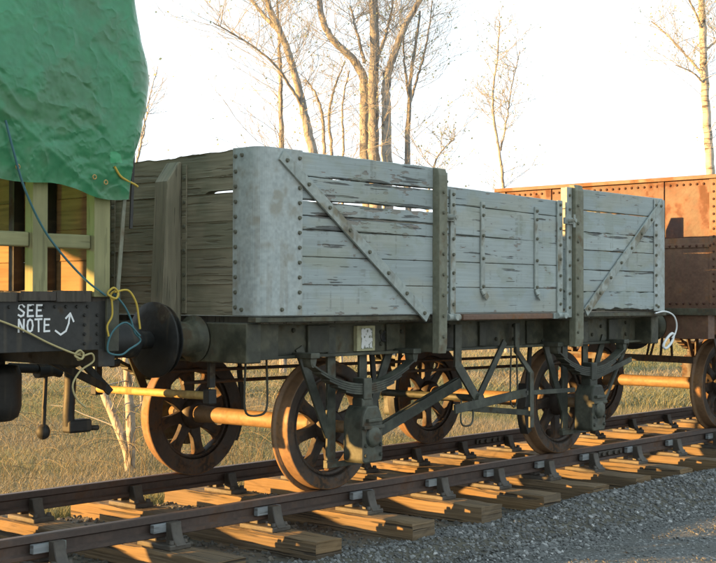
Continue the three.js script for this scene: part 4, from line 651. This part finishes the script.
// limbs: [[u, v, depthOffset, radius], ...] polylines in the plane facing the camera at depth d; twigs grow from them
function makeTree(name, label, d, limbs, mat, seed, o = {}) {
  const q = rng(seed), trunkTop = limbs[0]; const rootP = at(trunkTop[0][0], trunkTop[0][1], d); const gy = fieldY(rootP.x, rootP.z) - 0.05;
  const t = thing(name, label, 'tree', [rootP.x, gy, rootP.z], o.group); const main = new Twigs(), tw = new Twigs(), leaf = [];
  const { twigs = 60, len = 1.6, leaves = 500, twigR = 0.0075, from = 0.2, up = 0.5 } = o;
  const tips = [];
  const wander = (a, dir, L, r0, depth) => { const pts = [a.clone()]; let p = a.clone(), dd = dir.clone().normalize(); const n = depth ? 5 : 6; for (let k = 0; k < n; k++) { dd.add(V((q() - 0.5) * 0.55, (q() - 0.42) * 0.5 * up, (q() - 0.5) * 0.55)).normalize(); p = p.clone().addScaledVector(dd, L / n); pts.push(p); } tw.tube(pts, r0, r0 * 0.3, depth > 1 ? 3 : 4); tips.push([pts[n], dd]);
    if (depth < (o.depth ?? 2)) for (let k = 1; k <= n; k++) if (q() < 0.85) { const e = dd.clone().add(V((q() - 0.5) * 1.7, (q() - 0.25) * 1.2, (q() - 0.5) * 1.7)).normalize(); wander(pts[k], e, L * (0.35 + 0.3 * q()), r0 * 0.55, depth + 1); } };
  limbs.forEach((lb, li) => {
    const P = lb.map(([u, v, dz, r]) => ({ p: at(u, v, d + (dz || 0)), r: r * d / F0 }));
    if (li === 0 || o.ground?.includes(li)) P.unshift({ p: V(P[0].p.x + (P[0].p.x - P[1].p.x) * 0.3, gy, P[0].p.z + (P[0].p.z - P[1].p.z) * 0.3), r: P[0].r * 1.25 });
    const c = new THREE.CatmullRomCurve3(P.map((k) => k.p), false, 'centripetal'), n = P.length * 6, pts = [], rad = [];
    for (let k = 0; k <= n; k++) { const w = k / n; pts.push(c.getPoint(w).add(V((q() - 0.5) * 0.03, 0, (q() - 0.5) * 0.03))); const f = w * (P.length - 1), i = Math.min(P.length - 2, Math.floor(f)); rad.push(lerp(P[i].r, P[i + 1].r, f - i)); }
    const base = main.p.length / 3, sides = 9; let ref = V(0.31, 0.2, 0.93);
    for (let k = 0; k <= n; k++) { const dd = (k < n ? pts[k + 1].clone().sub(pts[k]) : pts[k].clone().sub(pts[k - 1])).normalize(); const a = new THREE.Vector3().crossVectors(dd, ref).normalize(), b = new THREE.Vector3().crossVectors(dd, a); for (let s = 0; s < sides; s++) { const an = s / sides * 6.2832, r = rad[k] * (0.9 + 0.2 * vnoise(k * 0.7, s * 1.3, seed)); main.p.push(pts[k].x + (a.x * Math.cos(an) + b.x * Math.sin(an)) * r, pts[k].y + (a.y * Math.cos(an) + b.y * Math.sin(an)) * r, pts[k].z + (a.z * Math.cos(an) + b.z * Math.sin(an)) * r); } }
    for (let k = 0; k < n; k++) for (let s = 0; s < sides; s++) { const A = base + k * sides + s, B = base + k * sides + (s + 1) % sides, C = A + sides, D = B + sides; main.i.push(A, C, B, B, C, D); }
    const cnt = Math.round(1.35 * twigs / limbs.length); for (let k = 0; k < cnt; k++) { const w = from + (1 - from) * q(), i = Math.min(n - 1, Math.floor(w * n)), a = q() * 6.28, dd = V(Math.cos(a), 0.25 + q() * 0.8, Math.sin(a)); wander(pts[i], dd, len * (0.4 + 0.8 * q()) * (1.15 - 0.5 * w), Math.min(twigR * (0.7 + 0.6 * q()), rad[i] * 0.6), 0); }
  });
  part(t, 'trunk', main.geo(0.8), mat); if (tw.p.length) part(t, 'crown', tw.geo(), matTwig, false);
  if (leaves) { const pos = []; const leavesN = leaves * 0.35; for (let k = 0; k < leavesN; k++) { const [p, dd] = tips[Math.floor(q() * tips.length)]; const c = p.clone().addScaledVector(dd, -0.25 * q()).add(V((q() - 0.5) * 0.12, (q() - 0.5) * 0.12, (q() - 0.5) * 0.12)); const a = V(q() - 0.5, q() - 0.5, q() - 0.5).normalize(), b = new THREE.Vector3().crossVectors(a, V(q() - 0.5, q() - 0.5, q() - 0.5)).normalize(), s = (o.leafS ?? 0.03) * (0.6 + 0.8 * q()); const A = c.clone().addScaledVector(a, s), B = c.clone().addScaledVector(b, s * 0.6), C = c.clone().addScaledVector(a, -s), D = c.clone().addScaledVector(b, -s * 0.6); pos.push(...A.toArray(), ...B.toArray(), ...C.toArray(), ...A.toArray(), ...C.toArray(), ...D.toArray()); }
    const g = new THREE.BufferGeometry(); g.setAttribute('position', new THREE.Float32BufferAttribute(pos, 3)); g.computeVertexNormals(); g.setAttribute('uv', new THREE.BufferAttribute(new Float32Array(pos.length / 3 * 2), 2)); part(t, 'spring_leaves', g, matLeaf, true); }
  return t;
}
const D3 = 30;
makeTree('slender_tree', 'slender straight sapling leaning beside the thick leaning trunk', 31, [[[283, 200, 0, 3.2], [281, 140, 0, 2.6], [280, 80, 0, 2], [278, 30, 0, 1.4], [276, -30, 0, 0.8]]], matBark, 901, { twigs: 34, len: 2.4, leaves: 700 });
makeTree('leaning_tree', 'bare tree leaning left with a fork near the top of the picture', D3, [[[322, 210, 0, 5.2], [312, 150, 0, 4.6], [303, 110, 0, 4.1], [294, 72, 0, 3.7], [283, 40, 0, 3.5], [268, 5, 0, 3], [258, -30, 0, 2.4]], [[280, 32, 0, 2.6], [266, 18, 0.2, 2.2], [253, 2, 0.4, 1.8], [238, -20, 0.6, 1.4]], [[303, 108, 0, 2], [290, 86, -0.3, 1.5], [270, 60, -0.6, 1.1], [240, 38, -0.9, 0.8], [212, 22, -1.2, 0.5]]], matBark, 902, { twigs: 70, len: 2.6, leaves: 1500 });
makeTree('forked_tree', 'big many stemmed bare tree with curving limbs above the plank wagon', D3 + 1, [[[376, 225, 0, 6.4], [374, 160, 0, 5.6], [373, 100, 0, 5.2], [374, 50, 0, 4.8], [374, 0, 0, 4.3], [375, -40, 0, 3.6]], [[368, 225, 0.3, 5.2], [365, 160, 0.3, 5], [364, 110, 0.3, 4.8], [362, 75, 0.3, 4.3], [350, 56, 0.3, 3.8], [335, 42, 0.3, 3.6], [322, 20, 0.3, 3.2], [317, -20, 0.3, 2.6]], [[388, 225, -0.3, 5.4], [387, 160, -0.3, 5], [386, 105, -0.3, 4.6], [386, 84, -0.3, 4.4], [390, 64, -0.3, 3.8], [398, 42, -0.3, 3.4], [410, 15, -0.3, 3], [426, -12, -0.3, 2.4]], [[376, 60, 0.1, 2.2], [384, 38, 0.4, 1.8], [390, 15, 0.7, 1.3], [394, -10, 1, 0.9]], [[364, 62, 0.2, 1.8], [356, 30, 0.5, 1.3], [350, 5, 0.8, 1]]], matBark, 903, { twigs: 90, len: 2.4, leaves: 1600, ground: [1, 2], from: 0.35 });
makeTree('thin_tree', 'thin pale twin branched tree right of the many stemmed tree', 32, [[[408, 215, 0, 3.2], [407, 150, 0, 2.8], [409, 100, 0, 2.2], [413, 60, 0, 1.6], [420, 10, 0, 1.1]], [[408, 110, 0, 1.6], [417, 78, 0.3, 1.3], [426, 45, 0.5, 1], [432, 0, 0.8, 0.7]], [[408, 96, 0, 1.4], [404, 60, -0.3, 1.1], [403, 30, -0.5, 0.8]]], matBark, 904, { twigs: 52, len: 2, leaves: 1300 });
makeTree('thin_tree', 'spindly bare stems between the leaning tree and the many stemmed tree', 33, [[[325, 215, 0, 2.2], [324, 150, 0, 1.9], [322, 115, 0, 1.5], [316, 95, 0, 1.2], [306, 80, 0, 0.8]], [[330, 215, 0.3, 1.9], [331, 150, 0.3, 1.7], [329, 112, 0.3, 1.4], [335, 85, 0.3, 1], [345, 60, 0.5, 0.7]], [[342, 215, -0.2, 1.4], [343, 150, -0.2, 1.2], [343, 100, -0.2, 0.9], [349, 70, -0.2, 0.6]]], matBark, 905, { twigs: 40, len: 1.5, leaves: 500, ground: [1, 2] });
makeTree('sapling', 'lone airy sapling above the lowered side door', 42, [[[506, 235, 0, 1.9], [504, 190, 0, 1.6], [500, 155, 0, 1.35], [494, 118, 0, 1.2], [493, 92, 0, 1], [497, 60, 0, 0.8], [500, 20, 0, 0.5]], [[501, 150, 0, 1], [507, 118, 0.4, 0.8], [512, 85, 0.6, 0.6], [520, 50, 0.8, 0.4]]], matBark, 906, { twigs: 54, len: 1.6, leaves: 1900, leafS: 0.032, twigR: 0.009 });
makeTree('silver_birch', 'tall silver birch with flaking bark at the right edge', 38, [[[713, 240, 0, 5.2], [711, 180, 0, 4.6], [708, 130, 0, 4.3], [706, 100, 0, 4.1], [704, 60, 0, 3.9], [703, 20, 0, 3.6], [701, -30, 0, 3]], [[704, 75, 0, 1.6], [690, 58, 0.3, 1.2], [672, 38, 0.5, 0.9], [652, 20, 0.8, 0.6]], [[705, 50, 0, 1.3], [716, 40, 0.3, 1], [732, 22, 0.5, 0.8]], [[706, 85, 0, 1.1], [694, 72, -0.3, 0.8], [676, 64, -0.5, 0.5]], [[703, 30, 0, 1.3], [696, 12, -0.3, 1], [686, -8, -0.5, 0.7]]], matBirch, 907, { twigs: 60, len: 1.8, leaves: 2200, leafS: 0.03 });
makeTree('sapling', 'twiggy low sapling just right of the tall left stanchion top', 30, [[[425, 240, 0, 1.4], [428, 200, 0, 1.2], [436, 160, 0, 1], [446, 146, 0, 0.7], [455, 138, 0, 0.5]]], matBark, 908, { twigs: 26, len: 1.1, leaves: 900, leafS: 0.03 });
makeTree('sapling', 'forked bare sapling showing beside the edge of the tarpaulin', 22, [[[140, 260, 0, 1.6], [133, 185, 0, 1.3], [139, 148, 0, 1.1], [144, 130, 0, 0.9], [143, 108, 0, 0.7]], [[140, 146, 0, 0.8], [146, 110, 0.2, 0.6], [152, 85, 0.3, 0.5], [157, 66, 0.5, 0.3]]], matBark, 909, { twigs: 14, len: 0.6, leaves: 60 });
// birch stem rooted in the grass behind the left wagon's end
{
  const d = 14.6, q = rng(77);
  const t = thing('young_birch', 'pale young birch stem forking close to the ground behind the track', 'tree', at(128, 474, d).toArray());
  const tw = new Twigs(); const P = (a) => a.map(([u, v, k]) => at(u, v, d + (k || 0)));
  const g1 = P([[131, 478], [129, 455], [122, 436, 0], [112, 412, 0.1], [101, 385, 0.2], [92, 340, 0.4], [84, 300, 0.5], [76, 220, 0.6]]), g2 = P([[130, 478], [131, 450], [131, 420, 0], [129, 390, 0], [126, 340, 0], [124, 300, 0.1], [120, 220, 0.2]]);
  const c1 = new THREE.CatmullRomCurve3(g1).getPoints(30), c2 = new THREE.CatmullRomCurve3(g2).getPoints(30); tw.tube(c1, 0.06, 0.03, 9); tw.tube(c2, 0.062, 0.035, 9); part(t, 'trunk', tw.geo(1.2), matYoung);
  const b = new Twigs(); for (let k = 0; k < 26; k++) { const c = q() < 0.5 ? c1 : c2, p = c[8 + Math.floor(q() * 20)]; const pts = [p.clone()]; let dd = V(q() - 0.5, q() * 0.7, q() - 0.5).normalize(), x = p.clone(); for (let i = 0; i < 6; i++) { dd.add(V((q() - 0.5) * 0.5, (q() - 0.4) * 0.4, (q() - 0.5) * 0.5)).normalize(); x = x.clone().addScaledVector(dd, 0.16); pts.push(x); } b.tube(pts, 0.008, 0.003, 4); } part(t, 'crown', b.geo(), matTwig);
}
// rough grass of the field: tufts of bent blades
{
  const q = rng(55), bl = []; const blade = (n, spread, h, w) => { const pos = []; for (let i = 0; i < n; i++) { const a = q() * 6.28, r = spread * Math.sqrt(q()), x0 = Math.cos(a) * r, z0 = Math.sin(a) * r, yaw = q() * 6.28, H = h * (0.45 + 0.75 * q()), bend = H * (0.2 + 0.7 * q()), bx0 = Math.cos(yaw), bz0 = Math.sin(yaw), wx = -bz0 * w, wz = bx0 * w; const pt = (f, k) => [x0 + bx0 * bend * f * f + wx * k * (1 - f * 0.85), H * f * (1 - 0.2 * f), z0 + bz0 * bend * f * f + wz * k * (1 - f * 0.85)]; const A = pt(0, -1), B = pt(0, 1), C = pt(0.55, -1), D = pt(0.55, 1), E2 = pt(1, 0); pos.push(...A, ...B, ...C, ...B, ...D, ...C, ...C, ...D, ...E2); } const g = new THREE.BufferGeometry(); g.setAttribute('position', new THREE.Float32BufferAttribute(pos, 3)); g.computeVertexNormals(); return g; };
  const mat = new THREE.MeshPhysicalMaterial({ color: 0xffffff, roughness: 0.85, side: THREE.DoubleSide, transmission: 0.25, thickness: 0 });
  const O = new THREE.Object3D(), col = new THREE.Color();
  const layer = (name, label, n, geo, dist, sc) => { const m = new THREE.InstancedMesh(geo, mat, n); m.name = name; m.userData = { kind: 'stuff', label, category: 'grass' }; sh(m);
    for (let i = 0; i < n; i++) { let p, d; do { d = dist[0] + (dist[1] - dist[0]) * Math.pow(q(), dist[2]); const u = -60 + 830 * q(); p = at(u, 300, d); } while (p.z > -2.75); const s = sc * (0.65 + 0.7 * q()); O.position.set(p.x, fieldY(p.x, p.z) - 0.01, p.z); O.rotation.set(0, q() * 6.28, 0); O.scale.set(s, s * (0.7 + 0.5 * fbm(p.x * 0.4, p.z * 0.4, 860, 3)), s); O.updateMatrix(); m.setMatrixAt(i, O.matrix);
      const g = smooth(0.42, 0.6, fbm(p.x * 0.35 + 9, p.z * 0.35, 870, 3) + (q() - 0.5) * 0.25), k = 0.82 + 0.3 * q(); const c = mix3([0.36, 0.3, 0.185], [0.26, 0.255, 0.115], g); col.setRGB(c[0] * k, c[1] * k, c[2] * k); m.setColorAt(i, col); }
    scene.add(m); };
  layer('rough_grass', 'rough yellow green grass growing behind the track', 34000, blade(10, 0.12, 0.17, 0.0035), [10.5, 26, 1.1], 1);
  layer('dry_grass', 'dry straw coloured grass of the field beyond', 26000, blade(16, 0.3, 0.24, 0.009), [24, 75, 1.3], 1.15);
  // dead arching bramble and weed stems
  const st = new Twigs(); for (let k = 0; k < 420; k++) { const p = at(-20 + 420 * q(), 470, 11.5 + 10 * q()); if (p.z > -2.9) continue; p.y = fieldY(p.x, p.z); const a = q() * 6.28, L = 0.5 + 0.8 * q(), pts = []; for (let i = 0; i <= 8; i++) { const f = i / 8; pts.push(V(p.x + Math.cos(a) * L * f * f * 0.9 + 0.02 * (q() - 0.5), p.y + Math.sin(f * 2.1) * L * 0.62, p.z + Math.sin(a) * L * f * f * 0.9 + 0.02 * (q() - 0.5))); } st.tube(pts, 0.0035, 0.0018, 4); }
  const sm = sh(new THREE.Mesh(st.geo(), new THREE.MeshStandardMaterial({ color: new THREE.Color().setRGB(0.19, 0.16, 0.1), roughness: 0.95 }))); sm.name = 'dead_stems'; sm.userData = { kind: 'stuff', label: 'dead arching weed stems among the grass', category: 'weeds' }; scene.add(sm);
}
renderer.render(scene, camera);
